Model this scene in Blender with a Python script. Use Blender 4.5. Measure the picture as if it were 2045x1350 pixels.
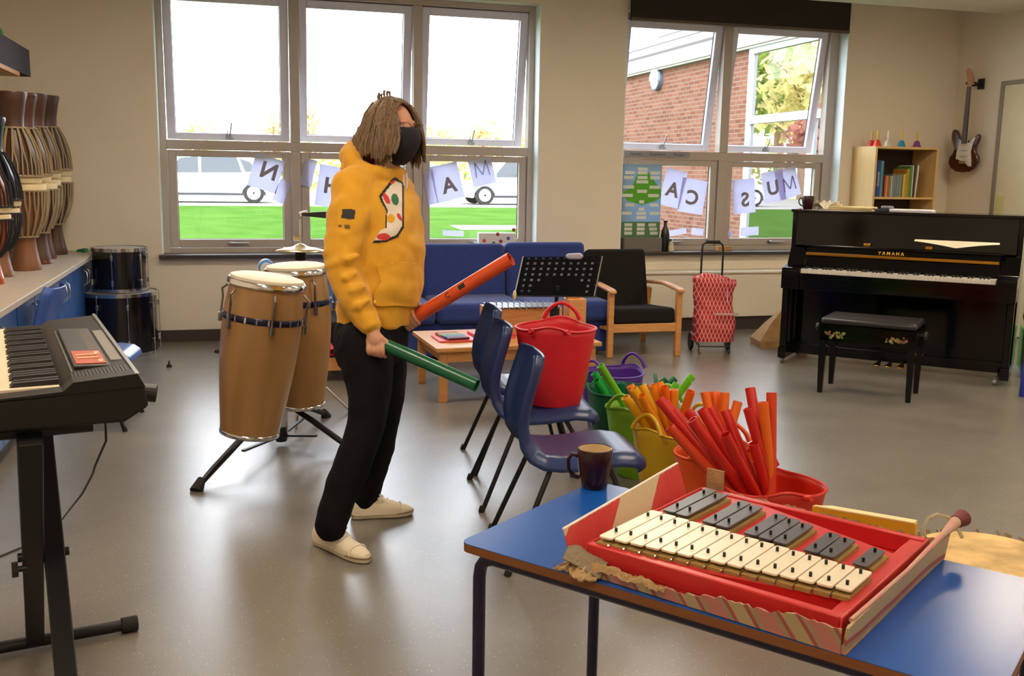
import bpy, bmesh, math, random
from mathutils import Vector as V, Matrix as M, Euler
random.seed(7)
PI = math.pi
sc = bpy.context.scene
COL = sc.collection
for o in list(bpy.data.objects): bpy.data.objects.remove(o)

# ------------------------------------------------------------------ camera
FPX, YAW, PITCH, ROLL, EYE = 1983.7, 0.27528, 0.163177, 0.01596, 1.45
fw = V((math.sin(YAW)*math.cos(PITCH), math.cos(YAW)*math.cos(PITCH), -math.sin(PITCH)))
_r = V((math.cos(YAW), -math.sin(YAW), 0)); _u = _r.cross(fw)
rt = _r*math.cos(ROLL) + _u*math.sin(ROLL)
up = -_r*math.sin(ROLL) + _u*math.cos(ROLL)
CAM = V((0, 0, EYE))
cd = bpy.data.cameras.new('camera'); cam = bpy.data.objects.new('camera', cd); COL.objects.link(cam)
cd.sensor_width = 36; cd.lens = FPX/2045*36; cd.clip_start = .05; cd.clip_end = 400
cam.matrix_world = M(((rt.x, up.x, -fw.x, CAM.x), (rt.y, up.y, -fw.y, CAM.y), (rt.z, up.z, -fw.z, CAM.z), (0, 0, 0, 1)))
sc.camera = cam

# survey helpers: where a line of sight measured on the photograph meets a real plane of the room
def ray(x, y): return fw + rt*((x-1022.5)/FPX) - up*((y-675)/FPX)
def at(x, y, dep): return CAM + ray(x, y)*dep
def onz(x, y, z=0.): d = ray(x, y); return CAM + d*((z-EYE)/d.z)
def ony(x, y, Y): d = ray(x, y); return CAM + d*(Y/d.y)
def onx(x, y, X): d = ray(x, y); return CAM + d*(X/d.x)

# ------------------------------------------------------------------ world, sun, exposure
w = bpy.data.worlds.new('daylight'); sc.world = w; w.use_nodes = True
nt = w.node_tree; nt.nodes.clear()
wo = nt.nodes.new('ShaderNodeOutputWorld'); wb = nt.nodes.new('ShaderNodeBackground')
tc = nt.nodes.new('ShaderNodeTexCoord'); sx = nt.nodes.new('ShaderNodeSeparateXYZ')
cr = nt.nodes.new('ShaderNodeValToRGB')
cr.color_ramp.elements[0].position = 0; cr.color_ramp.elements[0].color = (.96, .97, 1, 1)
cr.color_ramp.elements[1].position = .7; cr.color_ramp.elements[1].color = (.72, .86, 1, 1)
nt.links.new(tc.outputs['Generated'], sx.inputs[0]); nt.links.new(sx.outputs['Z'], cr.inputs[0])
nt.links.new(cr.outputs[0], wb.inputs[0]); nt.links.new(wb.outputs[0], wo.inputs[0])
SKY = 5.2
wb.inputs[1].default_value = SKY
sl = bpy.data.lights.new('sun', 'SUN'); sl.energy = 1.6; sl.angle = .03; sl.color = (1, .93, .8)
so = bpy.data.objects.new('sun', sl); COL.objects.link(so)
so.rotation_euler = V((.55, .62, -.62)).to_track_quat('-Z', 'Y').to_euler()   # from behind the building, left
sc.view_settings.view_transform = 'Standard'; sc.view_settings.look = 'None'
sc.view_settings.gamma = 1; sc.view_settings.use_curve_mapping = False
sc.view_settings.exposure = 0.85
sc.cycles.use_denoising = True
sc.cycles.max_bounces = 9; sc.cycles.diffuse_bounces = 5; sc.cycles.glossy_bounces = 4; sc.cycles.transparent_max_bounces = 16
sc.cycles.sample_clamp_indirect = 6; sc.cycles.caustics_reflective = False; sc.cycles.caustics_refractive = False

# ------------------------------------------------------------------ materials
def lin(c):
    if isinstance(c, str): c = [int(c[i:i+2], 16)/255 for i in (0, 2, 4)]
    return tuple((v/12.92 if v <= .04045 else ((v+.055)/1.055)**2.4) for v in c) + (1,)
MATS = {}
def mat(name, col, rough=.5, metal=0., spec=.5, var=0., vs=8., bump=0., bs=60., coat=0., trl=0., stretch=None, col2=None, sheen=0.):
    if name in MATS: return MATS[name]
    m = bpy.data.materials.new(name); m.use_nodes = True; n = m.node_tree; b = n.nodes['Principled BSDF']; L = n.links
    c = lin(col)
    b.inputs['Roughness'].default_value = rough; b.inputs['Metallic'].default_value = metal
    b.inputs['Specular IOR Level'].default_value = spec
    if coat: b.inputs['Coat Weight'].default_value = coat; b.inputs['Coat Roughness'].default_value = .06
    if sheen: b.inputs['Sheen Weight'].default_value = sheen
    t = n.nodes.new('ShaderNodeTexCoord'); mp = n.nodes.new('ShaderNodeMapping'); L.new(t.outputs['Object'], mp.inputs[0])
    if stretch: mp.inputs['Scale'].default_value = stretch
    nz = n.nodes.new('ShaderNodeTexNoise'); nz.inputs['Scale'].default_value = vs; nz.inputs['Detail'].default_value = 5
    L.new(mp.outputs[0], nz.inputs['Vector'])
    rp = n.nodes.new('ShaderNodeValToRGB'); k = max(var, .02)
    c2 = lin(col2) if col2 else tuple(min(1, v*(1+k)) for v in c[:3]) + (1,)
    rp.color_ramp.elements[0].position = .35; rp.color_ramp.elements[1].position = .65
    rp.color_ramp.elements[0].color = c if col2 else tuple(v*(1-k) for v in c[:3]) + (1,)
    rp.color_ramp.elements[1].color = c2
    L.new(nz.outputs['Fac'], rp.inputs[0]); L.new(rp.outputs[0], b.inputs['Base Color'])
    if bump:
        n2 = n.nodes.new('ShaderNodeTexNoise'); n2.inputs['Scale'].default_value = bs; n2.inputs['Detail'].default_value = 3
        bp = n.nodes.new('ShaderNodeBump'); bp.inputs['Strength'].default_value = bump; bp.inputs['Distance'].default_value = .01
        L.new(mp.outputs[0], n2.inputs['Vector']); L.new(n2.outputs['Fac'], bp.inputs['Height']); L.new(bp.outputs[0], b.inputs['Normal'])
    if trl:
        tl = n.nodes.new('ShaderNodeBsdfTranslucent'); mx = n.nodes.new('ShaderNodeMixShader'); mx.inputs[0].default_value = trl
        L.new(rp.outputs[0], tl.inputs[0]); L.new(b.outputs[0], mx.inputs[1]); L.new(tl.outputs[0], mx.inputs[2])
        L.new(mx.outputs[0], n.nodes['Material Output'].inputs[0])
    MATS[name] = m; return m
def nodes(m): return m.node_tree.nodes, m.node_tree.links, m.node_tree.nodes['Principled BSDF']

def glass_mat(name, tint=(1, 1, 1, 1), refl=1.0, base=.0):
    m = bpy.data.materials.new(name); m.use_nodes = True; n = m.node_tree.nodes; L = m.node_tree.links; n.clear()
    o = n.new('ShaderNodeOutputMaterial'); mx = n.new('ShaderNodeMixShader'); tr = n.new('ShaderNodeBsdfTransparent'); gl = n.new('ShaderNodeBsdfGlossy')
    lw = n.new('ShaderNodeLayerWeight'); lw.inputs[0].default_value = .5; fr = n.new('ShaderNodeMath'); fr.operation = 'POWER'; fr.inputs[1].default_value = 5; L.new(lw.outputs['Facing'], fr.inputs[0]); ad = n.new('ShaderNodeMath'); ad.operation = 'MULTIPLY_ADD'
    ad.inputs[1].default_value = refl; ad.inputs[2].default_value = base; gl.inputs['Roughness'].default_value = .01
    tr.inputs[0].default_value = tint
    L.new(fr.outputs[0], ad.inputs[0]); L.new(ad.outputs[0], mx.inputs[0]); L.new(tr.outputs[0], mx.inputs[1]); L.new(gl.outputs[0], mx.inputs[2]); L.new(mx.outputs[0], o.inputs[0])
    return m
GLASS = glass_mat('window_glass', (1, 1, 1, 1), .85, .03); WGLASS = glass_mat('wing_glass', (.35, .36, .36, 1), 1, .45)

# ------------------------------------------------------------------ mesh builder
def rotto(d):  # matrix whose z axis is d
    return V(d).normalized().to_track_quat('Z', 'Y').to_matrix()
class B:
    def __init__(s): s.bm = bmesh.new()
    def _add(s, vs, fs):
        v = [s.bm.verts.new(p) for p in vs]
        for f in fs:
            try: s.bm.faces.new([v[i] for i in f])
            except ValueError: pass
        return s
    def box(s, lo, hi, mx=None):
        (a, b, c), (d, e, f) = lo, hi
        p = [V((x, y, z)) for x in (a, d) for y in (b, e) for z in (c, f)]
        if mx: p = [mx @ q for q in p]
        return s._add(p, [(0, 1, 3, 2), (4, 6, 7, 5), (0, 4, 5, 1), (2, 3, 7, 6), (0, 2, 6, 4), (1, 5, 7, 3)])
    def cbox(s, c, size, mx=None):
        h = [x/2 for x in size]; return s.box([c[i]-h[i] for i in range(3)], [c[i]+h[i] for i in range(3)], mx)
    def bar(s, p, q, wx, wy, upv=(0, 0, 1)):
        p, q = V(p), V(q); d = (q-p); z = d.normalized(); x = V(upv).cross(z)
        if x.length < 1e-4: x = V((1, 0, 0))
        x.normalize(); y = z.cross(x); L = d.length
        mx = M((x, y, z)).transposed().to_4x4(); mx.translation = p
        return s.box((-wx/2, -wy/2, 0), (wx/2, wy/2, L), mx)
    def rings(s, rs, close=True, caps=True, loop=False):
        n = len(rs[0]); idx = [[s.bm.verts.new(p) for p in r] for r in rs]
        R = list(zip(idx, idx[1:])) + ([(idx[-1], idx[0])] if loop else [])
        for a, b in R:
            for i in range(n if close else n-1):
                j = (i+1) % n
                try: s.bm.faces.new((a[i], a[j], b[j], b[i]))
                except ValueError: pass
        if caps and not loop:
            for r, fl in ((idx[0], True), (idx[-1], False)):
                try: s.bm.faces.new(list(reversed(r)) if fl else r)
                except ValueError: pass
        return s
    def cyl(s, p, q, r0, r1=None, n=16, caps=True):
        p, q = V(p), V(q); r1 = r0 if r1 is None else r1; m = rotto(q-p)
        return s.rings([[c + m @ V((r*math.cos(2*PI*i/n), r*math.sin(2*PI*i/n), 0)) for i in range(n)] for c, r in ((p, r0), (q, r1))], caps=caps)
    def tube(s, pts, r, n=8, loop=False, caps=True):
        pts = [V(p) for p in pts]; k = len(pts); rs = []; prev = None
        for i, p in enumerate(pts):
            a = pts[(i-1) % k] if (loop or i > 0) else p; b = pts[(i+1) % k] if (loop or i < k-1) else p
            t = (b-a).normalized() if (b-a).length > 1e-9 else V((0, 0, 1))
            if prev is None:
                x = V((0, 0, 1)).cross(t)
                if x.length < .1: x = V((1, 0, 0)).cross(t)
            else: x = prev - t*prev.dot(t)
            x.normalize(); prev = x; y = t.cross(x); rr = r[i] if isinstance(r, (list, tuple)) else r
            rs.append([p + (x*math.cos(2*PI*j/n) + y*math.sin(2*PI*j/n))*rr for j in range(n)])
        return s.rings(rs, caps=caps, loop=loop)
    def lathe(s, prof, n=32, mx=None, caps=True):
        rs = [[V((r*math.cos(2*PI*i/n), r*math.sin(2*PI*i/n), z)) for i in range(n)] for r, z in prof]
        if mx: rs = [[mx @ p for p in r] for r in rs]
        return s.rings(rs, caps=caps)
    def prism(s, poly, h0, h1, mx=None):
        rs = [[V((x, y, h)) for x, y in poly] for h in (h0, h1)]
        if mx: rs = [[mx @ p for p in r] for r in rs]
        return s.rings(rs)
    def ell(s, c, r, n=16, m=10, rot=None):
        c = V(c); R = rot or M.Identity(3); rs = []
        for j in range(m+1):
            t = PI*(j+.02)/(m+.04); rs.append([c + R @ V((r[0]*math.sin(t)*math.cos(2*PI*i/n), r[1]*math.sin(t)*math.sin(2*PI*i/n), -r[2]*math.cos(t))) for i in range(n)])
        return s.rings(rs)
    def grid(s, fn, nu, nv, closeu=False):
        g = [[s.bm.verts.new(fn(i/(nu if closeu else nu-1), j/(nv-1))) for j in range(nv)] for i in range(nu)]
        for i in range(nu if closeu else nu-1):
            for j in range(nv-1):
                k = (i+1) % nu
                s.bm.faces.new((g[i][j], g[k][j], g[k][j+1], g[i][j+1]))
        return s
    def build(s, name, m, parent=None, smooth=False, bev=0, seg=2, solid=0, sub=0, off=-1):
        bmesh.ops.recalc_face_normals(s.bm, faces=s.bm.faces)
        me = bpy.data.meshes.new(name); s.bm.to_mesh(me); s.bm.free()
        o = bpy.data.objects.new(name, me); COL.objects.link(o)
        if m: me.materials.append(m)
        if parent: o.parent = parent
        if smooth:
            for p in me.polygons: p.use_smooth = True
            me.set_sharp_from_angle(angle=math.radians(48))
        if solid: k = o.modifiers.new('solid', 'SOLIDIFY'); k.thickness = solid; k.offset = off
        if sub: k = o.modifiers.new('sub', 'SUBSURF'); k.levels = sub; k.render_levels = sub
        if bev: k = o.modifiers.new('bevel', 'BEVEL'); k.width = bev; k.segments = seg; k.limit_method = 'ANGLE'; k.angle_limit = .6
        return o
def remesh(o, vox, it=4, noise=0, ns=.2):
    k = o.modifiers.new('remesh', 'REMESH'); k.mode = 'VOXEL'; k.voxel_size = vox; k.use_smooth_shade = True
    k = o.modifiers.new('smooth', 'SMOOTH'); k.factor = .6; k.iterations = it
    if noise:
        t = bpy.data.textures.new('folds', 'CLOUDS'); t.noise_scale = ns; t.noise_depth = 1
        k = o.modifiers.new('folds', 'DISPLACE'); k.texture = t; k.strength = noise; k.mid_level = .5
def tag(o, label, cat, group=None, kind=None):
    o['label'] = label; o['category'] = cat
    if group: o['group'] = group
    if kind: o['kind'] = kind
    return o
def thing(name, label, cat, loc=(0, 0, 0), rz=0, group=None, rot=None):
    o = bpy.data.objects.new(name, None); COL.objects.link(o); o.location = loc; o.empty_display_size = .1
    o.rotation_euler = rot if rot else (0, 0, rz)
    return tag(o, label, cat, group)
def struct(o): o['kind'] = 'structure'; return o
def dup(o, loc=None, rz=None, label=None, rot=None):
    c = o.copy(); COL.objects.link(c)
    if loc is not None: c.location = loc
    if rz is not None: c.rotation_euler = (0, 0, rz)
    if rot is not None: c.rotation_euler = rot
    if label: c['label'] = label
    def kids(a, b):
        for ch in list(a.children):
            k = ch.copy(); COL.objects.link(k); k.parent = b; kids(ch, k)
    kids(o, c)
    return c
def text(s, size, mx, name, m, parent=None, ext=.001, bold=0):
    cu = bpy.data.curves.new(name, 'FONT'); cu.body = s; cu.size = size; cu.extrude = ext; cu.align_x = 'CENTER'; cu.align_y = 'CENTER'; cu.offset = bold; cu.resolution_u = 3
    t = bpy.data.objects.new(name, cu); me = bpy.data.meshes.new_from_object(t); me.transform(mx); me.name = name
    bpy.data.objects.remove(t); bpy.data.curves.remove(cu)
    o = bpy.data.objects.new(name, me); COL.objects.link(o); me.materials.clear(); me.materials.append(m)
    if parent: o.parent = parent
    return o
def frame(o, x, y, z):
    m = M((V(x), V(y), V(z))).transposed().to_4x4(); m.translation = V(o); return m

# material library
wallm = mat('wall_paint', 'e6dccb', .75, var=.02, vs=1.5, bump=.05, bs=250)
ceilm = mat('ceiling_paint', 'dcd6cc', .9, var=.02)
white = mat('white_plastic', 'e4e4e6', .35)
framem = mat('window_frame_shaded', 'b3a89f', .4, var=.02)  # backlit shade put into the colour of frame and lower sashes
sashm = mat('window_sash_skylit', 'd6d6ea', .35, var=.02)  # same coating, with sky light on the tilted sashes put into its colour
chrome = mat('chrome', 'd8dade', .15, metal=1)
steel = mat('brushed_steel', '9a9ca0', .35, metal=1)
black = mat('black_plastic', '141314', .42)
blackg = mat('black_lacquer', '040405', .1, spec=.32)
blackm = mat('black_powder_coat', '17151a', .45, metal=.3)
brass = mat('brass', 'c9993a', .25, metal=1)
beech = mat('beech_wood', 'c48a50', .42, var=.12, vs=5, stretch=(1, 1, 10))
beechx = mat('beech_wood_across', 'c98f55', .4, var=.12, vs=5, stretch=(2, 14, 14))
darkrub = mat('dark_rubber', '1c1a1a', .8)
cream = mat('cream_board', 'd9c8a4', .6, var=.03)
paper = mat('white_paper', 'dcdcf2', .8, trl=.6)
pink = mat('letter_print', '8f8a96', .8)
# ------------------------------------------------------------------ room shell
fm = mat('speckled_vinyl_floor', '79736b', .25, spec=.7, var=.06, vs=2.2)
n, L, b = nodes(fm)
tcn = n.new('ShaderNodeTexCoord'); vo = n.new('ShaderNodeTexVoronoi'); vo.inputs['Scale'].default_value = 75
nz = n.new('ShaderNodeTexNoise'); nz.inputs['Scale'].default_value = 320
L.new(tcn.outputs['Object'], vo.inputs[0]); L.new(tcn.outputs['Object'], nz.inputs['Vector'])
r1 = n.new('ShaderNodeValToRGB'); r1.color_ramp.elements[0].position = .1; r1.color_ramp.elements[1].position = .16
r1.color_ramp.elements[0].color = (1, 1, 1, 1); r1.color_ramp.elements[1].color = (0, 0, 0, 1)
L.new(vo.outputs['Distance'], r1.inputs[0])
r2 = n.new('ShaderNodeValToRGB'); r2.color_ramp.interpolation = 'CONSTANT'
r2.color_ramp.elements[0].color = (.03, .03, .03, 1); r2.color_ramp.elements[1].color = (.75, .72, .68, 1); r2.color_ramp.elements[1].position = .5
sp = n.new('ShaderNodeSeparateColor'); L.new(vo.outputs['Color'], sp.inputs[0]); L.new(sp.outputs[0], r2.inputs[0])
old = b.inputs['Base Color'].links[0].from_socket
mx = n.new('ShaderNodeMixRGB'); L.new(old, mx.inputs[1]); L.new(r2.outputs[0], mx.inputs[2])
ml = n.new('ShaderNodeMath'); ml.operation = 'MULTIPLY'; ml.inputs[1].default_value = .4; L.new(r1.outputs[0], ml.inputs[0]); L.new(ml.outputs[0], mx.inputs[0])
L.new(mx.outputs[0], b.inputs['Base Color'])
bp = n.new('ShaderNodeBump'); bp.inputs['Strength'].default_value = .15; bp.inputs['Distance'].default_value = .003
L.new(nz.outputs['Fac'], bp.inputs['Height']); L.new(bp.outputs[0], b.inputs['Normal'])

XL, XR, YB, YF = -1.74, 7.14, 8.8, -2.6
CZ, PZ = 3.02, 3.4
FY0 = 8.949; LW = (-.57, 2.71); RW = (3.53, 5.86); SZ, HZ = .74, 2.95
struct(B().box((XL-.3, YF-.3, -.2), (XR+.3, YB+.3, 0)).build('floor', fm))
g = B()
for x0, x1, z0, z1 in ((XL-.3, LW[0], 0, PZ), (LW[1], RW[0], 0, PZ), (RW[1], XR+.3, 0, PZ), (LW[0], LW[1], 0, SZ), (RW[0], RW[1], 0, SZ), (LW[0], LW[1], HZ, PZ), (RW[0], RW[1], HZ, PZ)):
    g.box((x0, YB, z0), (x1, YB+.3, z1))
bmesh.ops.remove_doubles(g.bm, verts=g.bm.verts, dist=1e-5)
struct(g.build('wall_back', wallm))
struct(B().box((XL-.3, YF-.3, 0), (XL, YB, PZ)).build('wall_left', wallm))
struct(B().box((XR, YF-.3, 0), (XR+.3, YB, PZ)).build('wall_right', wallm))
struct(B().box((XL, YF-.3, 0), (XR, YF, PZ)).build('wall_front', wallm))
struct(B().box((XL, YF, CZ), (XR, 8.12, CZ+.2)).box((XL-.3, 8.05, PZ), (XR+.3, YB+.3, PZ+.1)).box((XL, 8.12, CZ), (XR, 8.15, PZ)).build('ceiling', ceilm))
dskirt = mat('dark_skirting', '3b342f', .5)
struct(B().box((XL, YB-.015, 0), (2.9, YB, .1)).build('baseboard_back', dskirt))
struct(B().box((XR-.015, YF, 0), (XR, YB-.2, .1)).build('baseboard_right', dskirt))
struct(B().box((XL, YF, 0), (XL+.015, 3.6, .1)).build('baseboard_left', dskirt))
sillm = mat('dark_sill_board', '3a3430', .35)
struct(B().box((LW[0]-.02, YB-.08, SZ-.03), (LW[1]+.02, YB+.16, SZ+.004)).build('trim_1', sillm, bev=.004))
struct(B().box((RW[0]-.02, YB-.08, SZ-.03), (RW[1]+.02, YB+.16, SZ+.004)).build('trim_2', sillm, bev=.004))
added_liner = mat('reveal_lining_daylit', 'e6f2f5', .35)  # added lining; cool daylight on the reveals put into its bluish white
k = 3
for x0, x1 in (LW, RW):
    struct(B().box((x0, YB+.001, SZ+.006), (x0+.008, FY0, HZ)).build('trim_%d' % (k+1), added_liner)); struct(B().box((x1-.008, YB+.001, SZ+.006), (x1, FY0, HZ)).build('trim_%d' % (k+2), added_liner)); k += 2  # added lining pieces on the reveals, daylight put into their colour
# pipe casing under the right window
struct(B().box((2.9, 8.56, .13), (XR, YB, .55)).box((2.9, 8.60, 0), (XR, YB, .13)).box((2.88, 8.54, .55), (XR, YB, .57)).build('trim_3', wallm, bev=.004))
struct(B().box((2.9, 8.588, 0), (XR-.02, 8.6, .125)).build('baseboard_casing', dskirt))

# windows -------------------------------------------------------------
FY = 9.0
def pane(name, x0, x1, z0, z1, parent, y=0.):
    return B().box((x0, y-.006, z0), (x1, y+.006, z1)).build(name, GLASS, parent)
def sash(x0, x1, z0, z1, parent, gi, tilt=0, top=True):
    """a sash hinged on its top rail; gi = rail widths left, right, bottom, top"""
    l, r, bt, tp = gi; h = z1-z0
    g = B()
    g.box((x0, -.03, -h), (x0+l, .03, 0)).box((x1-r, -.03, -h), (x1, .03, 0)).box((x0+l, -.03, -h), (x1-r, .03, -h+bt)).box((x0+l, -.03, -tp), (x1-r, .03, 0))
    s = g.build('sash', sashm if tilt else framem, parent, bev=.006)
    s.location = (0, FY, z1); s.rotation_euler = (tilt, 0, 0)
    p = pane('pane', x0+l, x1-r, -h+bt, -tp, s)
    gk = B().box((x0+l-.004, .013, -h+bt-.004), (x0+l+.004, .02, -tp)).box((x1-r-.005, .013, -h+bt-.004), (x1-r+.004, .02, -tp)).box((x0+l, .013, -h+bt-.005), (x1-r, .02, -h+bt+.003))
    gk.build('glazing_seal', darkrub, s)
    xm = (x0+x1)/2
    hd = B()
    if tilt:   # stay with an upright rod at the bottom rail
        hd.box((xm-.03, -.05, -h+.012), (xm+.03, -.03, -h+.03)).cyl((xm, -.045, -h+.015), (xm+.02, -.06, -h+.15), .006).cyl((xm-.025, -.04, -h+.02), (xm-.012, -.045, -h+.09), .004)
    else:
        hd.box((xm-.04, -.045, -h+.025), (xm+.03, -.03, -h+.045)).box((xm-.02, -.07, -h+.028), (xm+.14, -.055, -h+.042)).cyl((xm-.01, -.03, -h+.035), (xm-.01, -.075, -h+.035), .012)
    hd.build('handle', steel, s, bev=.002)
    return s
def window(name, x0, x1, cols, tilts):
    e = bpy.data.objects.new(name, None); COL.objects.link(e); e['kind'] = 'structure'
    g = B(); T0, T1 = 1.615, 1.695
    e0, e1 = cols[0][0], cols[-1][1]
    g.box((x0, FY-.05, SZ), (e0, FY+.05, HZ)).box((e1, FY-.05, SZ), (x1, FY+.05, HZ))
    g.box((e0, FY-.05, SZ), (e1, FY+.05, .785)).box((e0, FY-.05, 2.9), (e1, FY+.05, HZ)).box((e0, FY-.05, T0), (e1, FY+.05, T1))
    for (a, b_), (c, d) in zip(cols, cols[1:]):
        g.box((b_, FY-.05, .785), (c, FY+.05, T0)).box((b_, FY-.05, T1), (c, FY+.05, 2.9))
    g.build('window_frame', framem, e, bev=.004)
    for (a, b_), tl in zip(cols, tilts):
        sash(a+.003, b_-.003, .788, T0-.003, e, (.07, .07, .07, .055))
        sash(a+.003, b_-.003, T1+.003, 2.897, e, (.07, .075, .06, .07), tilt=tl)
    return e
T = math.radians
window('window_1', LW[0], LW[1], ((-.51, .512), (.592, 1.585), (1.665, 2.65)), (T(4.5), T(8.5), T(8.5)))
window('window_2', RW[0], RW[1], ((3.58, 4.6), (4.69, 5.755)), (T(9.5), T(9.5)))
# blind cassette with the rolled dark blind
bl = thing('roller_blind', 'dark brown roller blind rolled up at the top of the right hand window', 'blind', (0, 0, 0))
B().box((3.55, 8.74, 2.87), (5.82, 8.775, 3.34)).build('blind_cloth', mat('blind_fabric', '2b2421', .8, bump=.1, bs=300), bl)
B().box((3.55, 8.735, 2.85), (5.82, 8.78, 2.875)).build('bottom_bar', mat('blind_bar', '5b4a42', .5), bl)
B().cyl((3.55, 8.77, 3.36), (5.82, 8.77, 3.36), .03).build('roller_tube', steel, bl)

# lights in the ceiling (behind and above the camera)
lm = bpy.data.materials.new('lit_diffuser'); lm.use_nodes = True; q = lm.node_tree.nodes['Principled BSDF']
q.inputs['Emission Color'].default_value = (1, .84, .64, 1); q.inputs['Emission Strength'].default_value = 20; q.inputs['Base Color'].default_value = (.9, .9, .9, 1)
k = 0
for y in (-.2, 2.8, 5.8):
    for x in (-.3, 2.7, 5.6):
        lt = thing('ceiling_light', 'square recessed ceiling light panel above the room', 'light', (x, y, CZ), group='ceiling light panels')
        B().box((-.3, -.3, -.02), (.3, .3, -.006)).build('diffuser', lm, lt)
        B().box((-.33, -.33, -.022), (-.3, .33, -.001)).box((.3, -.33, -.022), (.33, .33, -.001)).box((-.3, -.33, -.022), (.3, -.3, -.001)).box((-.3, .3, -.022), (.3, .33, -.001)).build('frame', white, lt)

# door and notice on the right wall
dm = mat('door_laminate', 'd9cfae', .5, var=.02)
d = bpy.data.objects.new('door_1', None); COL.objects.link(d); d['kind'] = 'structure'
B().box((XR-.02, 7.17, .01), (XR, 8.095, 2.36)).build('door_panel', dm, d, bev=.003)
B().box((XR-.03, 8.095, 0), (XR, 8.14, 2.4)).box((XR-.03, 7.12, 0), (XR, 7.17, 2.4)).box((XR-.03, 7.17, 2.36), (XR, 8.095, 2.4)).build('door_frame', mat('door_frame_paint', '8c8274', .5), d, bev=.003)
B().cyl((XR-.02, 7.2, 1.02), (XR-.07, 7.2, 1.02), .012).cyl((XR-.07, 7.2, 1.02), (XR-.07, 7.32, 1.02), .01).build('door_handle', steel, d)
p = onx(1996, 410, XR-.02)
tag(B().box((XR-.024, p.y-.05, p.z-.09), (XR-.0205, p.y+.05, p.z+.09)).build('notice', mat('yellow_notice_paper', 'cfc98a', .7)), 'pale yellow notice stuck on the cream door', 'notice')
# ------------------------------------------------------------------ outside
grassm = mat('grass', '3f5a24', .9, spec=0, var=.12, vs=1.2, bump=.2, bs=60)
def slope(y): return -.12 + (y-9.1)*.0245
struct(B()._add([V((x, y, slope(y))) for x, y in ((-40, 9.1), (60, 9.1), (60, 30.6), (-40, 30.6))], [(0, 1, 2, 3)]).build('lawn', grassm))
asph = mat('sunlit_tarmac', '9d9892', .9, spec=0, var=.04)
zr = slope(30.6)
struct(B().box((-60, 30.6, zr-.3), (90, 46, zr+.02)).build('car_park_surface', asph))
struct(B().box((-90, 46, zr-.4), (120, 130, zr-.05)).build('far_ground', mat('far_grass', 'c8c992', .9, spec=0, var=.1)))
struct(B().box((7.99-3.0, 22.0, -.1), (7.99, 23.2, .24)).build('garden_path', asph))
# brick wing of the building seen through the right window
brk = mat('brickwork', 'b06a4c', .85, spec=.1)
n, L, b = nodes(brk)
bt = n.new('ShaderNodeTexBrick'); bt.inputs['Scale'].default_value = 1; bt.inputs['Brick Width'].default_value = .225; bt.inputs['Row Height'].default_value = .075
bt.inputs['Mortar Size'].default_value = .008; bt.inputs['Color1'].default_value = lin('714a3a'); bt.inputs['Color2'].default_value = lin('5c382c'); bt.inputs['Mortar'].default_value = lin('6e5f54')
tcn = n.new('ShaderNodeTexCoord'); sp = n.new('ShaderNodeSeparateXYZ'); cb = n.new('ShaderNodeCombineXYZ')
L.new(tcn.outputs['Object'], sp.inputs[0]); L.new(sp.outputs['Y'], cb.inputs[0]); L.new(sp.outputs['Z'], cb.inputs[1]); L.new(cb.outputs[0], bt.inputs[0]); L.new(bt.outputs['Color'], b.inputs['Base Color'])
WX = 8.0; W0, W1 = 10.9, 14.62          # the wing's big window along y
g = B()
g.box((WX, W1, -.2), (WX+.3, 21.5, 3.5)).box((WX, 9.1, -.2), (WX+.3, W0, 3.5)).box((WX, W0, -.2), (WX+.3, W1, .1)).box((WX+.3, 21.2, -.2), (WX+6, 21.5, 3.5))
struct(g.build('wing_wall', brk))
wn = bpy.data.objects.new('window_3', None); COL.objects.link(wn); wn['kind'] = 'structure'
wf = mat('wing_window_frame', 'd5dbe4', .4)
g = B(); g.box((WX-.05, W1-.1, .1), (WX+.05, W1, 3.5)).box((WX-.05, W0, .1), (WX+.05, W0+.1, 3.5)).box((WX-.05, W0+.1, 3.38), (WX+.05, W1-.1, 3.5)).box((WX-.05, W0+.1, 2.3), (WX+.05, W1-.1, 2.42)).box((WX-.05, W0+.1, .1), (WX+.05, W1-.1, .2)).box((WX-.05, 12.7, .2), (WX+.05, 12.8, 2.3))
g.build('window_frame', wf, wn)
g = B().box((WX, W0+.1, 2.42), (WX+.01, W1-.1, 3.38)).box((WX, W0+.1, .2), (WX+.01, W1-.1, 2.3)); g.build('pane', WGLASS, wn)
struct(B().box((WX+3, 9.1, -.1), (WX+3.1, 21.2, 3.5)).box((WX+.3, 9.1, -.1), (WX+3.1, 21.2, -.05)).build('wing_interior', mat('wing_room', 'a79a88', .8)))
fas = mat('white_fascia', '85827c', .6, spec=.1)
g = B().box((WX-.12, 9.1, 3.5), (WX+.1, 21.8, 3.74)).box((WX-.1, 9.1, 3.46), (WX+.3, 21.8, 3.5))
struct(g.build('fascia', fas))
rf = mat('pale_roof_sheet', '504e4b', .6, spec=.1)
g = B()
for i in range(6):
    x0, z0 = WX-.05+i*.8, 3.76+i*.40
    g._add([V(p) for p in ((x0, 9.1, z0), (x0+.84, 9.1, z0+.40), (x0+.84, 21.9, z0+.40), (x0, 21.9, z0), (x0, 9.1, z0+.05), (x0+.84, 9.1, z0+.45), (x0+.84, 21.9, z0+.45), (x0, 21.9, z0+.05))],
           [(0, 3, 2, 1), (4, 5, 6, 7), (0, 1, 5, 4), (3, 7, 6, 2), (0, 4, 7, 3), (1, 2, 6, 5)])
struct(g.build('wing_roof', rf))
p = onx(1316, 160, WX)
bh = thing('bulkhead_lamp', 'oval bulkhead lamp with a grey hood on the brick wall outside', 'lamp', p)
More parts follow.
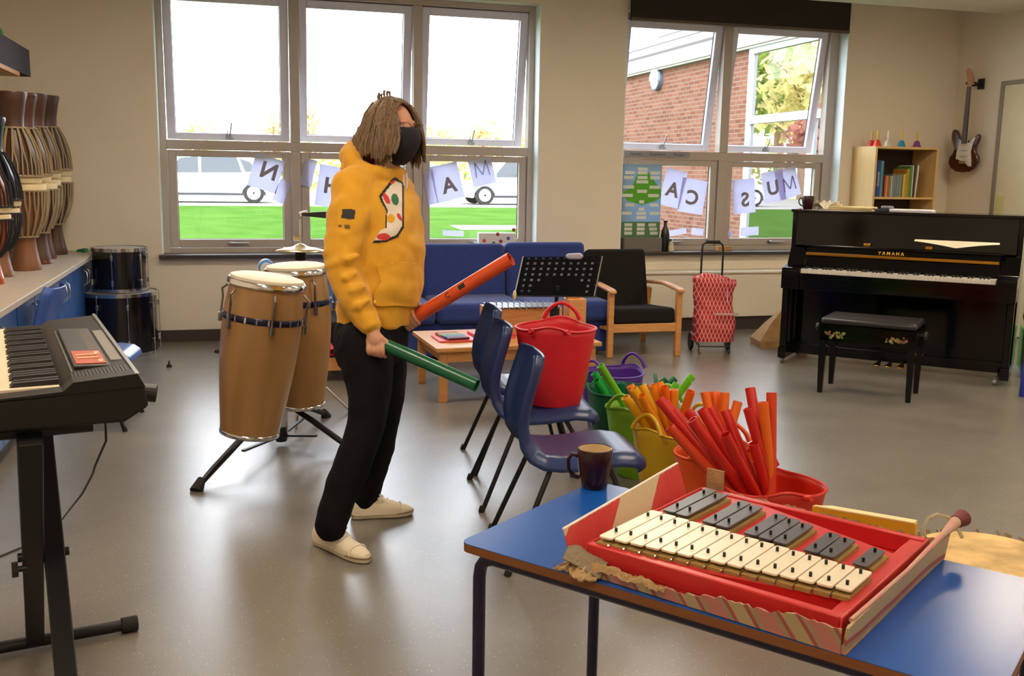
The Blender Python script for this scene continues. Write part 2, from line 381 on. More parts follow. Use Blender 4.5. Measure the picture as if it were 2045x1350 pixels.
m4 = M.Rotation(-PI/2, 4, 'Y')
B().lathe([(.02, 0), (.2, 0), (.2, .09), (.185, .10), (.02, .10)], 28, m4).build('casing', mat('lamp_casing', '4d5563', .5), bh, smooth=True)
hd_ = [(.205*math.cos(a), .205*math.sin(a)) for a in [PI*k/14-.05 for k in range(16)]]
B().prism([(-x_, -y_) if False else (y_, x_) for x_, y_ in hd_], .06, .125, m4).build('hood', mat('lamp_hood', '7d8798', .45), bh, bev=.01)
g = B(); g.grid(lambda u, v: m4 @ V((.175*math.sin(v*PI/2)*math.cos(2*PI*u), .175*math.sin(v*PI/2)*math.sin(2*PI*u), .10+.02*math.cos(v*PI/2))), 32, 6, closeu=True)
g.build('diffuser', mat('lamp_diffuser', 'c4d0dc', .3), bh, smooth=True)

# cars ----------------------------------------------------------------
glassd = mat('car_glass', '20262c', .08, coat=.5)
tyre = mat('tyre', '191919', .8)
def car(name, label, x, y, z, L_, H_, body, facing=1, cat='car', wheelcol=None):
    t = thing(name, label, cat, (x, y, z), group='cars parked beyond the lawn')
    bm_ = mat('paint_'+name+body, body, .25, coat=.6)
    t.rotation_euler = (0, 0, 0 if facing > 0 else PI)
    hw = .86
    lo = [(0, .32), (.02, .55), (.12, .72), (.9, .84), (1.0*L_-.9, .92), (L_-.1, .86), (L_, .6), (L_-.03, .3), (L_-.45, .22)]
    # wheel arches cut into the lower edge
    pr = lo[:]
    for cx in (L_-.86, .82):
        for i in range(9):
            a = PI*i/8; pr.append((cx+.37*math.cos(a), .24+.37*math.sin(a)))
    pr += [(.4, .22)]
    mx = M(((1, 0, 0, -L_/2), (0, 0, 1, 0), (0, 1, 0, 0), (0, 0, 0, 1)))
    B().prism(pr, -hw, hw, mx).build('body', bm_, t, bev=.05, seg=3, smooth=True)
    cab = [(.75, .8), (1.45, H_-.06), (1.7, H_), (L_-1.3, H_), (L_-.75, H_-.12), (L_-.25, .88)]
    g = B(); g.rings([[mx @ V((x_, z_, s*(hw-.04-.16*(z_-.8)/(H_-.8)))) for x_, z_ in cab] for s in (-1, 1)]); g.build('cabin', bm_, t, bev=.03, smooth=True)
    for s in (-1, 1):
        for quad in (((1.12, .92), (1.58, H_-.12), (2.1, H_-.07), (2.1, .93)), ((2.18, .93), (2.18, H_-.07), (L_-1.35, H_-.09), (L_-1.2, .95)), ((L_-1.1, .97), (L_-1.27, H_-.12), (L_-.95, H_-.22), (L_-.72, .99))):
            rs = [[mx @ V((x_, z_, s*(hw-.04-.16*(z_-.8)/(H_-.8)+e))) for x_, z_ in quad] for e in (-.02, .012)]
            B().rings(rs).build('side_window', glassd, t)
        B().box((-L_/2+1.05, s*hw-.03 if s > 0 else -hw-.09, .9), (-L_/2+1.2, s*hw+.09 if s > 0 else -hw+.03, 1.02)).build('wing_mirror', bm_, t, bev=.02)
    ws = [mx @ V(p_) for p_ in ((.86, .9, -hw+.12), (1.42, H_-.08, -hw+.2), (1.42, H_-.08, hw-.2), (.86, .9, hw-.12))]
    B().rings([ws, [p_+V((-.05, 0, .03)) for p_ in ws]]).build('windscreen', mat('windscreen_glass', '7fb7c4', .1, coat=.5), t)
    for cx in (.82, L_-.86):
        for s in (-1, 1):
            wq = B().cyl((cx-L_/2, s*(hw-.2), .32), (cx-L_/2, s*(hw+.01), .32), .32, n=24).build('wheel', tyre, t, bev=.03)
            g = B().cyl((cx-L_/2, s*(hw+.005), .32), (cx-L_/2, s*(hw+.02), .32), .21, n=20)
            for i in range(5): a = 2*PI*i/5; g.bar((cx-L_/2, s*(hw+.03), .32), (cx-L_/2+.2*math.cos(a), s*(hw+.03), .32+.2*math.sin(a)), .05, .02, (0, 1, 0))
            g.build('wheel_rim', mat('alloy', 'd5d5d5', .3, metal=.6), wq)
    g = B()
    for s in (-1, 1): g.box((-L_/2-.01, s*.62-.18, .6), (-L_/2+.12, s*.62+.18, .72))
    g.build('headlamps', mat('lamp_glass', 'cfd6da', .1), t, bev=.02)
    B().box((-L_/2-.015, -.4, .35), (-L_/2+.05, .4, .6)).box((-L_/2+.5, -hw-.005, .24), (L_/2-.5, hw+.005, .32)).build('grille_and_sills', mat('dark_trim', '2b2b2e', .5), t)
    return t
cz = zr+.02
car('white_hatchback', 'white hatchback parked side on, seen through the lower left pane', -.75, 33.4, cz, 4.6, 1.5, 'f2efe6')
car('white_car', 'white car parked side on, seen through the third lower pane of the left window', 9.55, 33.4, cz, 4.4, 1.55, 'f0f0f0')
car('grey_car', 'dark grey car partly hidden behind the letter A sheet', 6.2, 38.5, cz, 4.3, 1.45, '4d545c')

# trees, hedge, house, poles -----------------------------------------
leafy = {'y': mat('yellow_leaves', 'd9d08a', .8, var=.35, vs=3, trl=.4), 'o': mat('amber_leaves', 'd0ab7a', .8, var=.35, vs=3, trl=.4), 'g': mat('green_leaves', '8fa548', .8, var=.35, vs=3, trl=.4), 'r': mat('red_leaves', 'b87a68', .8, var=.3, vs=3, trl=.4)}
barkm = mat('bark', '8d735c', .9, var=.2)
def tree(x, y, h, r, k, label, grp='trees beyond the car park', z=None, n_=420):
    z = zr-.05 if z is None else z
    t = thing('tree', label, 'tree', (x, y, z), group=grp)
    g = B().tube([(0, 0, 0), (.05*r, 0, h*.3), (-.04*r, 0, h*.6), (0, 0, h*.85)], [.035*h, .028*h, .018*h, .006*h], 7)
    for i in range(9):
        a = i*2.4; z0 = h*(.28+.05*i); g.tube([(0, 0, z0), (r*.5*math.cos(a), r*.5*math.sin(a), z0+.16*h), (r*.85*math.cos(a), r*.85*math.sin(a), z0+.27*h)], [.012*h, .007*h, .002*h], 5)
    g.build('trunk', barkm, t, smooth=True)
    g = B(); rnd = random.Random(int(x*13+y*7))
    for i in range(n_):
        u = V((rnd.gauss(0, 1), rnd.gauss(0, 1), rnd.gauss(0, 1))).normalized()*rnd.uniform(.35, 1)
        lump = 1+.25*math.sin(u.x*7+x)*math.sin(u.z*6+y)
        c = V((u.x*r*lump, u.y*r*lump, h*.66+u.z*h*.34*lump)); s = .055*h*rnd.uniform(.6, 1.3)*r/(h*.35)
        a1 = V((rnd.gauss(0, 1), rnd.gauss(0, 1), rnd.gauss(0, 1))).normalized()*s; a2 = a1.cross(V((rnd.gauss(0, 1), rnd.gauss(0, 1), rnd.gauss(0, 1)))).normalized()*s*.7
        g._add([c-a1, c-a2*.8, c+a1, c+a2], [(0, 1, 2, 3)])
    g.build('crown', leafy[k], t)
for a in ((-1.7, 60, 4.2, 1.2, 'y', 'low yellow tree beside the two thin poles beyond the left pane'),
          (4.6, 62, 5.6, 1.0, 'y', 'tall thin yellow tree beyond the second upper pane'),
          (2.4, 58, 4.4, .9, 'o', 'amber tree left of the tall yellow one, beyond the second pane'),
          (12.2, 60, 4.4, 1.7, 'y', 'yellow tree right of the head, beyond the third upper pane'),
          (15.4, 62, 4.3, 1.6, 'o', 'amber bushy tree in the middle of the third upper pane'),
          (18.8, 61, 4.8, 1.7, 'y', 'pale yellow tree at the right of the third upper pane')): tree(*a[:5], a[5])
# garden trees on the far left, seen only as reflections in the wing's window
for a in ((-5, 33, 3.6, 1.6, 'r'), (-7.5, 38, 6.5, 2.2, 'y'), (-9, 46, 8, 2.6, 'g'), (-12.5, 42, 8.5, 2.6, 'o'), (-14, 51, 10, 3, 'y'), (-19, 47, 10.5, 3.4, 'g'), (-6.5, 53, 8.5, 2.4, 'o')):
    tree(*a, 'autumn tree of the garden mirrored in the wing window', 'garden trees mirrored in the wing window', slope(a[1]))
hg = B(); rnd = random.Random(5)
for i in range(2600):
    c = V((rnd.uniform(-14, 30), 50+rnd.uniform(-.5, .5), zr+rnd.uniform(0, 1)**.8*1.75)); s = .16
    a1 = V((rnd.gauss(0, 1), rnd.gauss(0, 1), rnd.gauss(0, 1))).normalized()*s; a2 = a1.cross(V((rnd.gauss(0, 1), rnd.gauss(0, 1), rnd.gauss(0, 1)))).normalized()*s*.7
    hg._add([c-a1, c-a2, c+a1, c+a2], [(0, 1, 2, 3)])
tag(hg.build('hedge', leafy['g']), 'long clipped hedge behind the parked cars', 'hedge', kind='stuff')
fe = thing('railing_fence', 'upright metal railings running along in front of the hedge', 'fence', (0, 0, 0))
g = B()
for i in range(200): g.cyl((-12+i*.2, 49, zr), (-12+i*.2, 49, zr+1.7), .018, n=5)
g.build('uprights', mat('orange_railing', 'b3794c', .6), fe)
B().bar((-12, 49, zr+1.62), (28, 49, zr+1.62), .04, .05).bar((-12, 49, zr+.3), (28, 49, zr+.3), .04, .05).build('rail', mat('orange_railing', 'b3794c', .6), fe)
hs = thing('house', 'small pale house with a tiled gable roof far beyond the car park', 'house', (-.6, 80, zr))
B().box((-1.6, 0, 0), (1.2, 8, 4.6)).build('walls', mat('render', 'ece6dc', .8), hs)
B()._add([V(p) for p in ((-1.8, -.4, 4.5), (1.4, -.4, 4.5), (1.4, 8.4, 4.5), (-1.8, 8.4, 4.5), (-.2, -.4, 6.6), (-.2, 8.4, 6.6))], [(0, 1, 4), (2, 3, 5), (1, 2, 5, 4), (3, 0, 4, 5), (0, 3, 2, 1)]).build('roof', mat('roof_tiles', 'd9b8a4', .8, var=.1), hs)
for px in (390.5, 407):
    p = ony(px, 235, 56)
    tag(B().cyl((p.x, 56, zr-.05), (p.x, 56, zr+(6.4 if px < 400 else 6.1)), .05, .03, n=8).build('lamp_post', mat('post_brown', '9a8672', .6)), 'thin upright pole beyond the upper left pane, %s of the pair' % ('left' if px < 400 else 'right'), 'pole', 'thin poles beyond the car park')

# ------------------------------------------------------------------ paper letters on the panes
PY = FY-.05
def sheet(px, py, wd, ht, ang, ch, where, off=0., chs=.19, coff=(0, 0)):
    p = ony(px, py, PY-off); mx = frame(p, (math.cos(ang), 0, math.sin(ang)), (-math.sin(ang), 0, math.cos(ang)), (0, -1, 0))
    g = B().box((-wd/2, -ht/2, -.0012), (wd/2, ht/2, .0012), mx)
    if ch is None: return tag(g.build('paper_sheet', paper), where, 'paper', 'papers on the window panes')
    o = tag(g.build('letter_sheet', paper), where, 'paper', 'letter sheets hung across the panes')
    # printed on the far side and showing through: the letter reads mirrored from the room
    m2 = mx @ M.Translation((coff[0], coff[1], .0018)) @ M.Diagonal((-1, 1, 1, 1))
    if ch == 'M':
        g = B(); hh, ww = chs*.36, chs*.34
        for pts in (((-ww, -hh), (-ww*.82, hh)), ((ww, -hh), (ww*.82, hh)), ((-ww*.8, hh), (0, -hh*.75)), ((ww*.8, hh), (0, -hh*.75))):
            a, b_ = [m2 @ V((x_, y_, 0)) for x_, y_ in pts]; g.bar(a, b_, .0009, .034, m2.to_3x3() @ V((0, 0, 1)))
        bmesh.ops.transform(g.bm, matrix=M.Identity(4), verts=g.bm.verts); g.build('printed_letter', pink, o)
    else: text(ch, chs, m2, 'printed_letter', pink, o, .0004, .006)
    return o
D_ = math.radians
sheet(531, 346, .25, .29, D_(-17), 'N', 'white sheet with a mirrored letter N at the top right of the first lower pane', coff=(.02, .02))
sheet(563, 382, .1, .2, D_(-22), None, 'narrow edge of a blank sheet against the first mullion, below the letter N sheet')
sheet(616, 345, .1, .24, D_(-14), None, 'sliver of a blank sheet at the left of the second lower pane')
sheet(662, 373, .25, .36, D_(-9), 'H', 'white sheet with the letter H in the second lower pane')
sheet(893, 364, .26, .33, D_(14), 'A', 'white sheet with the letter A tilted in the third lower pane', coff=(.01, -.035))
sheet(963, 344, .22, .24, D_(14), 'M', 'white sheet with the letter M near the middle of the third lower pane', coff=(0, .03))
sheet(860, 375, .09, .3, D_(10), None, 'blank sheet edge at the left of the third lower pane')
sheet(1344, 376, .22, .36, D_(-13), 'A', 'white sheet with the letter A beside the green poster', coff=(0, -.02))
sheet(1383, 392, .27, .33, D_(-8), 'C', 'white sheet with the mirrored letter C in the first lower pane of the right window', coff=(0, -.02), off=.004)
sheet(1486, 392, .24, .34, D_(6), 'S', 'white sheet with the mirrored letter S in the last lower pane', coff=(.01, -.04))
sheet(1545, 372, .24, .31, D_(13), 'U', 'white sheet with the letter U overlapping the last M', coff=(-.01, -.02))
sheet(1573, 366, .24, .3, D_(18), 'M', 'white sheet with the mirrored letter M at the right end, behind the U', coff=(.01, -.01), off=-.004)
sheet(905, 466, .2, .05, D_(-3), None, 'white paper strip along the bottom of the third lower pane')
sheet(1352, 464, .2, .055, D_(9), None, 'white paper strip at the foot of the pane, right of the black bottle')
sheet(1393, 463, .13, .07, D_(-5), None, 'white paper piece at the foot of the pane behind the trolley handle')
sheet(1458, 467, .05, .05, D_(-3), None, 'small white paper at the bottom left of the last lower pane')
sheet(1497, 462, .2, .085, D_(3), None, 'white paper piece at the foot of the last pane, left of the piano')
# green and blue poster with white tags
p = ony(1283, 405, PY-.01); ps = tag(B().box((p.x-.21, PY-.012, .845), (p.x+.19, PY-.008, 1.565)).build('poster', mat('poster_blue', '9fc0dc', .7, trl=.3)), 'blue and green poster covered in white tags on the lower pane', 'poster')
pg = mat('poster_green', '6dc63a', .7, trl=.3); pd = mat('poster_dull_green', '6a9a6c', .7, trl=.3)
x0, x1 = p.x-.21, p.x+.19; xm = p.x-.01
hill = [(x0, 1.29), (x0+.1, 1.36), (xm-.04, 1.49), (xm+.06, 1.49), (x1-.06, 1.39), (x1, 1.33), (x1, 1.26), (x1-.05, 1.22), (xm, 1.18), (x0+.05, 1.22)]
mxp = M(((1, 0, 0, 0), (0, 0, 1, 0), (0, 1, 0, 0), (0, 0, 0, 1)))
B().prism(hill, PY-.0135, PY-.0123, mxp).build('green_island', pg, ps)
B().box((x0, PY-.0135, .87), (x1, PY-.0123, 1.02)).build('green_foreground', pd, ps)
tg = B()
for row, (zz, xs, w_) in enumerate(((1.52, (.0,), .1), (1.485, (-.13, .0, .13), .1), (1.44, (-.14, 0, .13), .1), (1.40, (0,), .12), (1.35, (-.14, .13), .11), (1.31, (0,), .1), (1.27, (-.15, .12), .11), (1.21, (0,), .05), (1.18, (-.12, .13), .09), (1.14, (0,), .06), (1.1, (-.15, .0, .14), .1), (1.06, (0,), .1), (.99, (-.13, 0, .12), .08), (.95, (-.13, 0, .13), .08), (.91, (-.13, 0, .14), .08))):
    for x_ in xs: tg.cbox((xm+x_, PY-.0145, zz), (w_, .0012, .03), M.Identity(4))
tg.build('white_tags', mat('tag_paper', 'dfe6df', .8), ps)
# label strip on the transom
p0 = ony(1248, 313, FY-.055); p1 = ony(1377, 314, FY-.055)
ls = tag(B().box((p0.x, FY-.058, 1.632), (p1.x, FY-.0505, 1.69)).build('label_strip', mat('grey_label', '8f8f98', .6)), 'grey strip of three printed labels on the window transom', 'label')
for i, s_ in enumerate(('Nursery', 'Foundation', 'Primary')):
    text(s_, .036, frame((p0.x+(p1.x-p0.x)*(.17+.33*i), FY-.0588, 1.661), (1, 0, 0), (0, 0, 1), (0, -1, 0)), 'printed_word', black, ls, .0003)

# things on the window sills --------------------------------------------
sy = YB+.02; SZ2 = SZ+.004
p = ony(1327, 500, sy)
bo = thing('bottle', 'tall black bottle standing on the right hand window sill', 'bottle', (p.x, sy, SZ2))
B().lathe([(.03, 0), (.042, .005), (.043, .16), (.035, .2), (.018, .235), (.016, .275), (.02, .278), (.02, .295), (.005, .297)], 20).build('bottle_body', mat('bottle_black', '15171a', .25), bo, smooth=True)
j = thing('jar', 'small clear jar with a pale label in front of the black bottle on the sill', 'jar', (p.x+.035, sy-.07, SZ2))
B().lathe([(.02, 0), (.025, .003), (.025, .075), (.018, .09), (.018, .1)], 16).build('jar_body', mat('jar_glass', 'b8bdb0', .15), j, smooth=True)
B().lathe([(.0255, .015), (.0256, .06)], 16, caps=False).build('label', cream, j)
B().cyl((0, 0, .1), (0, 0, .125), .02).build('lid', chrome, j)
pa, pb = ony(1240, 480, sy), ony(1322, 480, sy)
fl = thing('clear_tray', 'frosted grey plastic file box against the left end of the right window', 'box', ((pa.x+pb.x)/2, sy+.02, SZ2))
B().box((-.19, -.05, 0), (.2, .05, .006)).box((-.19, -.05, .006), (-.184, .05, .13)).box((.194, -.05, .006), (.2, .05, .13)).box((-.184, -.05, .006), (.194, -.045, .13)).box((-.184, .045, .006), (.194, .05, .13)).build('box_shell', mat('frosted_plastic', '8c857c', .35, trl=.3), fl, bev=.003)
p = ony(1445, 497, sy)
tag(B().box((p.x-.07, sy-.02, SZ2), (p.x+.08, sy+.03, SZ2+.045)).build('tan_card_box', mat('tan_card', 'b98b55', .7), bev=.004), 'small tan card packet on the sill behind the trolley handle', 'packet')
pa, pb = ony(955, 475, sy), ony(1028, 475, sy)
db = tag(B().box((pa.x, sy-.03, SZ2), (pb.x, sy+.04, .92)).build('spotted_box', mat('spotted_card', 'e2dbd8', .7), bev=.003), 'white card box printed with coloured spots on the left window sill', 'box')
for i, (px, py, c) in enumerate(((967, 481, 'd9613f'), (986, 486, '3f7d4c'), (994, 468, 'a33a44'), (1000, 482, '9c3a48'), (1015, 476, '5560a8'), (1026, 459, 'a34a3a'))):
    q = ony(px, py, sy-.031); tag_o = B().cyl((q.x, sy-.032, q.z), (q.x, sy-.0302, q.z), .017, n=18).build('printed_spot', mat('spot_'+c, c, .7), db)
# ------------------------------------------------------------------ sofa
blue = mat('royal_blue_fabric', '1c3278', .85, var=.08, vs=40, bump=.15, bs=400, sheen=.2)
so_ = thing('sofa', 'royal blue three seat sofa along the wall under the windows', 'sofa', (.78, 7.46, 0))
SWD = 2.17; w3 = SWD/3
B().box((.01, .06, .03), (SWD-.01, .86, .3)).build('base', blue, so_, bev=.02, smooth=True)
for i in range(3):
    B().box((i*w3+.004, 0, .29), ((i+1)*w3-.004, .62, .455)).build('seat_cushion', blue, so_, bev=.045, seg=4, smooth=True)
    mx = M.Translation((0, .62, .40)) @ M.Rotation(T(-9), 4, 'X')
    B().box((i*w3+.004, -.02, 0), ((i+1)*w3-.004, .17, .48 if i < 2 else .49), mx).build('back_cushion', blue, so_, bev=.045, seg=4, smooth=True)
for x in (.1, SWD-.1):
    for y in (.12, .78): B().cyl((x, y, 0), (x, y, .05), .025).build('foot', black, so_)

# ------------------------------------------------------------------ armchair (wood frame, charcoal cushions)
char = mat('charcoal_fabric', '1b1916', .9, spec=.2, var=.1, vs=60, bump=.2, bs=500)
def armchair(name, label, loc, rz, W=.6, Dp=.66):
    """local +x right, -y towards the sitter's front; origin between the front legs"""
    t = thing(name, label, 'armchair', loc, rz)
    h = W/2
    for s in (-1, 1):
        B().bar((s*h, 0, 0), (s*h, 0, .53), .05, .045).build('leg', beech, t, bev=.008)
        B().bar((s*h, Dp+.05, 0), (s*h, Dp-.05, .5), .045, .045).build('leg', beech, t, bev=.008)
        B().rings([[V((s*(h)+dx, y, z+dz)) for dx, dz in ((-.032, -.014), (.032, -.014), (.032, .014), (-.032, .014))] for y, z in ((-.05, .535), (.0, .548), (.3, .57), (Dp+.02, .545))]).build('armrest', beech, t, bev=.01, smooth=True)
        B().bar((s*h, .02, .24), (s*h, Dp, .2), .025, .07, (1, 0, 0)).build('side_rail', beech, t, bev=.004)
    B().box((-h, -.012, .205), (h, .018, .275)).build('front_rail', beechx, t, bev=.004)
    B().box((-h, Dp-.03, .17), (h, Dp, .24)).build('back_rail', beechx, t, bev=.004)
    mx = M.Translation((0, .0, .27)) @ M.Rotation(T(-4), 4, 'X')
    B().box((-h+.03, -.02, 0), (h-.03, Dp-.1, .13), mx).build('seat_cushion', char, t, bev=.03, seg=4, smooth=True)
    mx = M.Translation((0, Dp-.14, .33)) @ M.Rotation(T(-14), 4, 'X')
    B().box((-h+.02, 0, 0), (h-.03, .12, .52), mx).build('back_cushion', char, t, bev=.035, seg=4, smooth=True)
    return t
a0, a1 = onz(1216, 716), onz(1351, 711)
armchair('armchair', 'wood framed armchair with charcoal cushions beside the red trolley bag', (a0+a1)/2+V((.01, .02, 0)), math.atan2((a1-a0).y, (a1-a0).x), (a1-a0).length)
# bench-like black seat behind the congas
st = thing('low_seat', 'low charcoal bench seat on a wood frame, between the congas and the woman', 'seat', (.55, 6.9, 0))
B().box((-.32, -.02, .17), (.4, .62, .42)).build('seat_cushion', char, st, bev=.03, seg=3, smooth=True)
B().box((-.34, -.03, .08), (.42, 0, .17)).box((-.34, .6, .08), (.42, .63, .17)).build('front_rail', beechx, st, bev=.004)
for x in (-.31, .39):
    for y in (.0, .6): B().box((x-.025, y-.025, 0), (x+.025, y+.025, .08)).build('leg', black, st)
bb = thing('blue_cushion', 'blue padded back panel with a wooden edge behind the second conga', 'cushion', (.55, 7.55, .0))
B().box((-.35, 0, .42), (.2, .08, .66)).build('pad', mat('bright_blue_vinyl', '3a6fc4', .5), bb, bev=.01)
B().box((-.36, -.01, .37), (.21, .09, .42)).box((-.36, -.01, .66), (.21, .09, .70)).build('wood_edge', beechx, bb)
B().box((-.34, .02, 0), (-.3, .07, .37)).box((.15, .02, 0), (.19, .07, .37)).build('leg', beech, bb)

# ------------------------------------------------------------------ red chequered shopping trolley
tr = thing('shopping_trolley', 'red and white patterned shopping trolley bag with a tall black handle', 'trolley', (3.87, 7.50, 0), T(-14))
tm = mat('red_lattice_fabric', 'b3222a', .7)
n, L, b = nodes(tm)
tcn = n.new('ShaderNodeTexCoord'); sp = n.new('ShaderNodeSeparateXYZ'); L.new(tcn.outputs['Object'], sp.inputs[0])
def mth(op, a, b_=None, c=None):
    k = n.new('ShaderNodeMath'); k.operation = op
    for i, v in enumerate((a, b_, c)):
        if v is None: continue
        if isinstance(v, (int, float)): k.inputs[i].default_value = v
        else: L.new(v, k.inputs[i])
    return k.outputs[0]
a_ = mth('ADD', mth('MULTIPLY', sp.outputs['X'], 1.0), mth('MULTIPLY', sp.outputs['Z'], .42))
b__ = mth('SUBTRACT', sp.outputs['X'], mth('MULTIPLY', sp.outputs['Z'], .42))
f1 = mth('PINGPONG', mth('MULTIPLY', a_, 1), .016); f2 = mth('PINGPONG', mth('MULTIPLY', b__, 1), .016)
ln_ = mth('MINIMUM', f1, f2); lt_ = mth('LESS_THAN', ln_, .003)
mx_ = n.new('ShaderNodeMixRGB'); mx_.inputs[1].default_value = lin('a81d25'); mx_.inputs[2].default_value = lin('e59a92'); L.new(lt_, mx_.inputs[0]); L.new(mx_.outputs[0], b.inputs['Base Color'])
def bagf(u, v):
    a = 2*PI*u; wd = .166+.006*math.sin(v*5+1)+(.022*(v-.86)/.14 if v > .86 else 0)-.004*math.sin(v*14); dp = .11*(1-.35*v)+.012*math.sin(7*v)
    c, s = math.cos(a), math.sin(a); c = math.copysign(abs(c)**.5, c); s = math.copysign(abs(s)**.5, s)
    wr = .008*math.sin(u*30+v*9)*math.sin(v*13)
    return V((wd*c*(1.0)+.012*math.sin(v*6), (dp+wr)*s, .1+.50*v+(.03*(1-u*1) if v > .95 else 0)-.02*c*(v > .5)*v))
g = B(); g.grid(bagf, 48, 26, closeu=True); bmesh.ops.contextual_create(g.bm, geom=[e for e in g.bm.edges if e.is_boundary and e.verts[0].co.z < .2])
g.build('bag', tm, tr, smooth=True, solid=.004)
B().rings([[bagf(i/48, 1)*1.0+V((0, 0, -.02)) for i in range(48)], [V((p.x*.5, p.y*.4, p.z+.03)) for p in [bagf(i/48, 1) for i in range(48)]]]).build('gathered_top', tm, tr, smooth=True)
B().box((-.02, -.135, .33), (.18, -.12, .345)).build('white_band', mat('white_tape', 'c9a59c', .7), tr)
g = B().tube([(-.09, .12, .08), (-.09, .13, .84), (-.085, .13, .89), (-.06, .13, .91), (.06, .13, .91), (.085, .13, .89), (.09, .13, .84), (.09, .12, .08)], .009, 8)
g.tube([(-.13, .1, .09), (-.13, -.1, .06), (.13, -.1, .06), (.13, .1, .09)], .006, 6).build('handle_frame', black, tr, smooth=True)
B().tube([(-.06, .13, .915), (.06, .13, .915)], .015, 8).build('grip', darkrub, tr)
for s in (-1, 1):
    B().cyl((s*.17, .1, .075), (s*.145, .1, .075), .075, n=24).build('wheel', black, tr, bev=.005)
    B().tube([(s*.13, -.09, .09), (s*.13, -.11, .004), (s*.11, -.11, .004)], .005, 6).build('stand_leg', black, tr)
B().tube([(.08, -.115, .56), (.082, -.125, .5), (.085, -.13, .43)], .003, 5).build('drawstring', paper, tr)

# ------------------------------------------------------------------ piano
pn = thing('upright_piano', 'glossy black upright piano standing at an angle across the corner', 'piano', (4.21, 6.86, 0), math.atan2(-.713, .70))
PX0, PX1 = -.09, 1.57
def pbox(lo, hi, name, m=blackg, bev=.004, par=None): return B().box(lo, hi).build(name, m, par or pn, bev=bev)
pbox((PX0, .25, .06), (PX0+.035, .62, 1.19), 'side_panel'); pbox((PX1-.035, .25, .06), (PX1, .62, 1.19), 'side_panel')
pbox((PX0+.035, .5, .06), (PX1-.035, .6, 1.19), 'back_frame')
pbox((PX0-.012, .235, 1.19), (PX1+.012, .63, 1.213), 'lid')
B().rings([[V((x, y, z)) for x in (PX0+.035, PX1-.035) for y, z in (((.255, 1.19), (.275, 1.19)) if x < 0 else ((.275, 1.19), (.255, 1.19)))],
           [V((x, y, z)) for x in (PX0+.035, PX1-.035) for y, z in (((.235, .93), (.26, .93)) if x < 0 else ((.26, .93), (.235, .93)))]]).build('upper_panel', blackg, pn, bev=.002)
pbox((PX0+.035, .30, .12), (PX1-.035, .33, .62), 'lower_panel'); pbox((PX0+.035, .27, .05), (PX1-.035, .34, .13), 'bottom_rail')
pbox((PX0, .02, .60), (PX1, .30, .70), 'keybed')
for x0, x1 in ((PX0, PX0+.135), (PX1-.135, PX1)):
    B().rings([[V((x, y, z)) for y, z in ((.0, .60), (.0, .745), (.02, .765), (.16, .78), (.25, .92), (.3, .92), (.3, .60))] for x in (x0, x1)]).build('cheek_block', blackg, pn, bev=.005)
pbox((PX0+.135, .0, .69), (PX1-.135, .028, .728), 'key_slip')
# keys: 52 white with 36 black
KX0, KX1 = PX0+.14, PX1-.14; kw = (KX1-KX0)/52
ivory = mat('key_ivory', 'ddd6cc', .25)
g = B()
for i in range(52): g.box((KX0+i*kw+.0006, .03, .70), (KX0+(i+1)*kw-.0006, .175, .757))
ob = g.build('white_keys', ivory, pn); 
g = B(); pat = [0, 2, 3, 5, 6]
for i in range(51):
    if (i % 7) in (0, 2, 3, 5, 6): g.box((KX0+(i+1)*kw-.006, .08, .757), (KX0+(i+1)*kw+.006, .175, .769))
g.build('black_keys', black, pn)
fb = B().rings([[V((x, y, z)) for y, z in ((.175, .76), (.2, .85), (.225, .93), (.245, .93), (.22, .76))] for x in (KX0-.005, KX1+.005)]).build('fallboard', blackg, pn)
g = B()
for i in range(104): g.box((KX0+i*kw/2+.003, .168, .863), (KX0+(i+1)*kw/2-.003, .2, .877))
g.box((KX0, .176, .860), (KX1, .2, .880)).build('brass_strip', brass, pn)
xy = frame((PX0+.77, .2085, .898), (1, 0, 0), V((0, .25, 1)).normalized(), V((0, -1, .25)).normalized())
text('Y A M A H A', .034, xy, 'brand_lettering', brass, pn, .0008, .001)
for x in (.5, .945): B().box((x-.025, .213, .945), (x+.025, .232, .966)).build('brass_plate', brass, pn, bev=.001)
pbox((PX0+.1, .205, .925), (PX1-.1, .26, .94), 'music_ledge')
for x0 in (PX0, PX1-.06):
    pbox((x0, .03, .04), (x0+.06, .3, .13), 'toe_block'); pbox((x0+.005, .04, .13), (x0+.055, .09, .6), 'leg', bev=.006)
for x in (PX0+.03, PX1-.09):
    for y in (.06, .55):
        B().cyl((x-.012, y, .022), (x+.012, y, .022), .022, n=16).cyl((x, y, .03), (x, y, .06), .01).build('castor', steel, pn)
for x in (.655, .737, .825):
    g = B().rings([[V((x+sx*w_, y, z+dz)) for sx, dz in ((-1, -.005), (1, -.005), (1, .005), (-1, .005))] for y, z, w_ in ((.3, .06, .012), (.2, .055, .012), (.15, .048, .022), (.11, .045, .026), (.09, .043, .018))])
    g.cyl((x, .28, .06), (x, .28, .13), .008).build('pedal', brass, pn, bev=.003, smooth=True)
def onpiano(x, y, z=1.213): return pn.matrix_basis @ V((x, y, z)) if False else M.Translation((4.21, 6.86, 0)) @ M.Rotation(math.atan2(-.713, .70), 4, 'Z') @ V((x, y, z))
prz = math.atan2(-.713, .70)
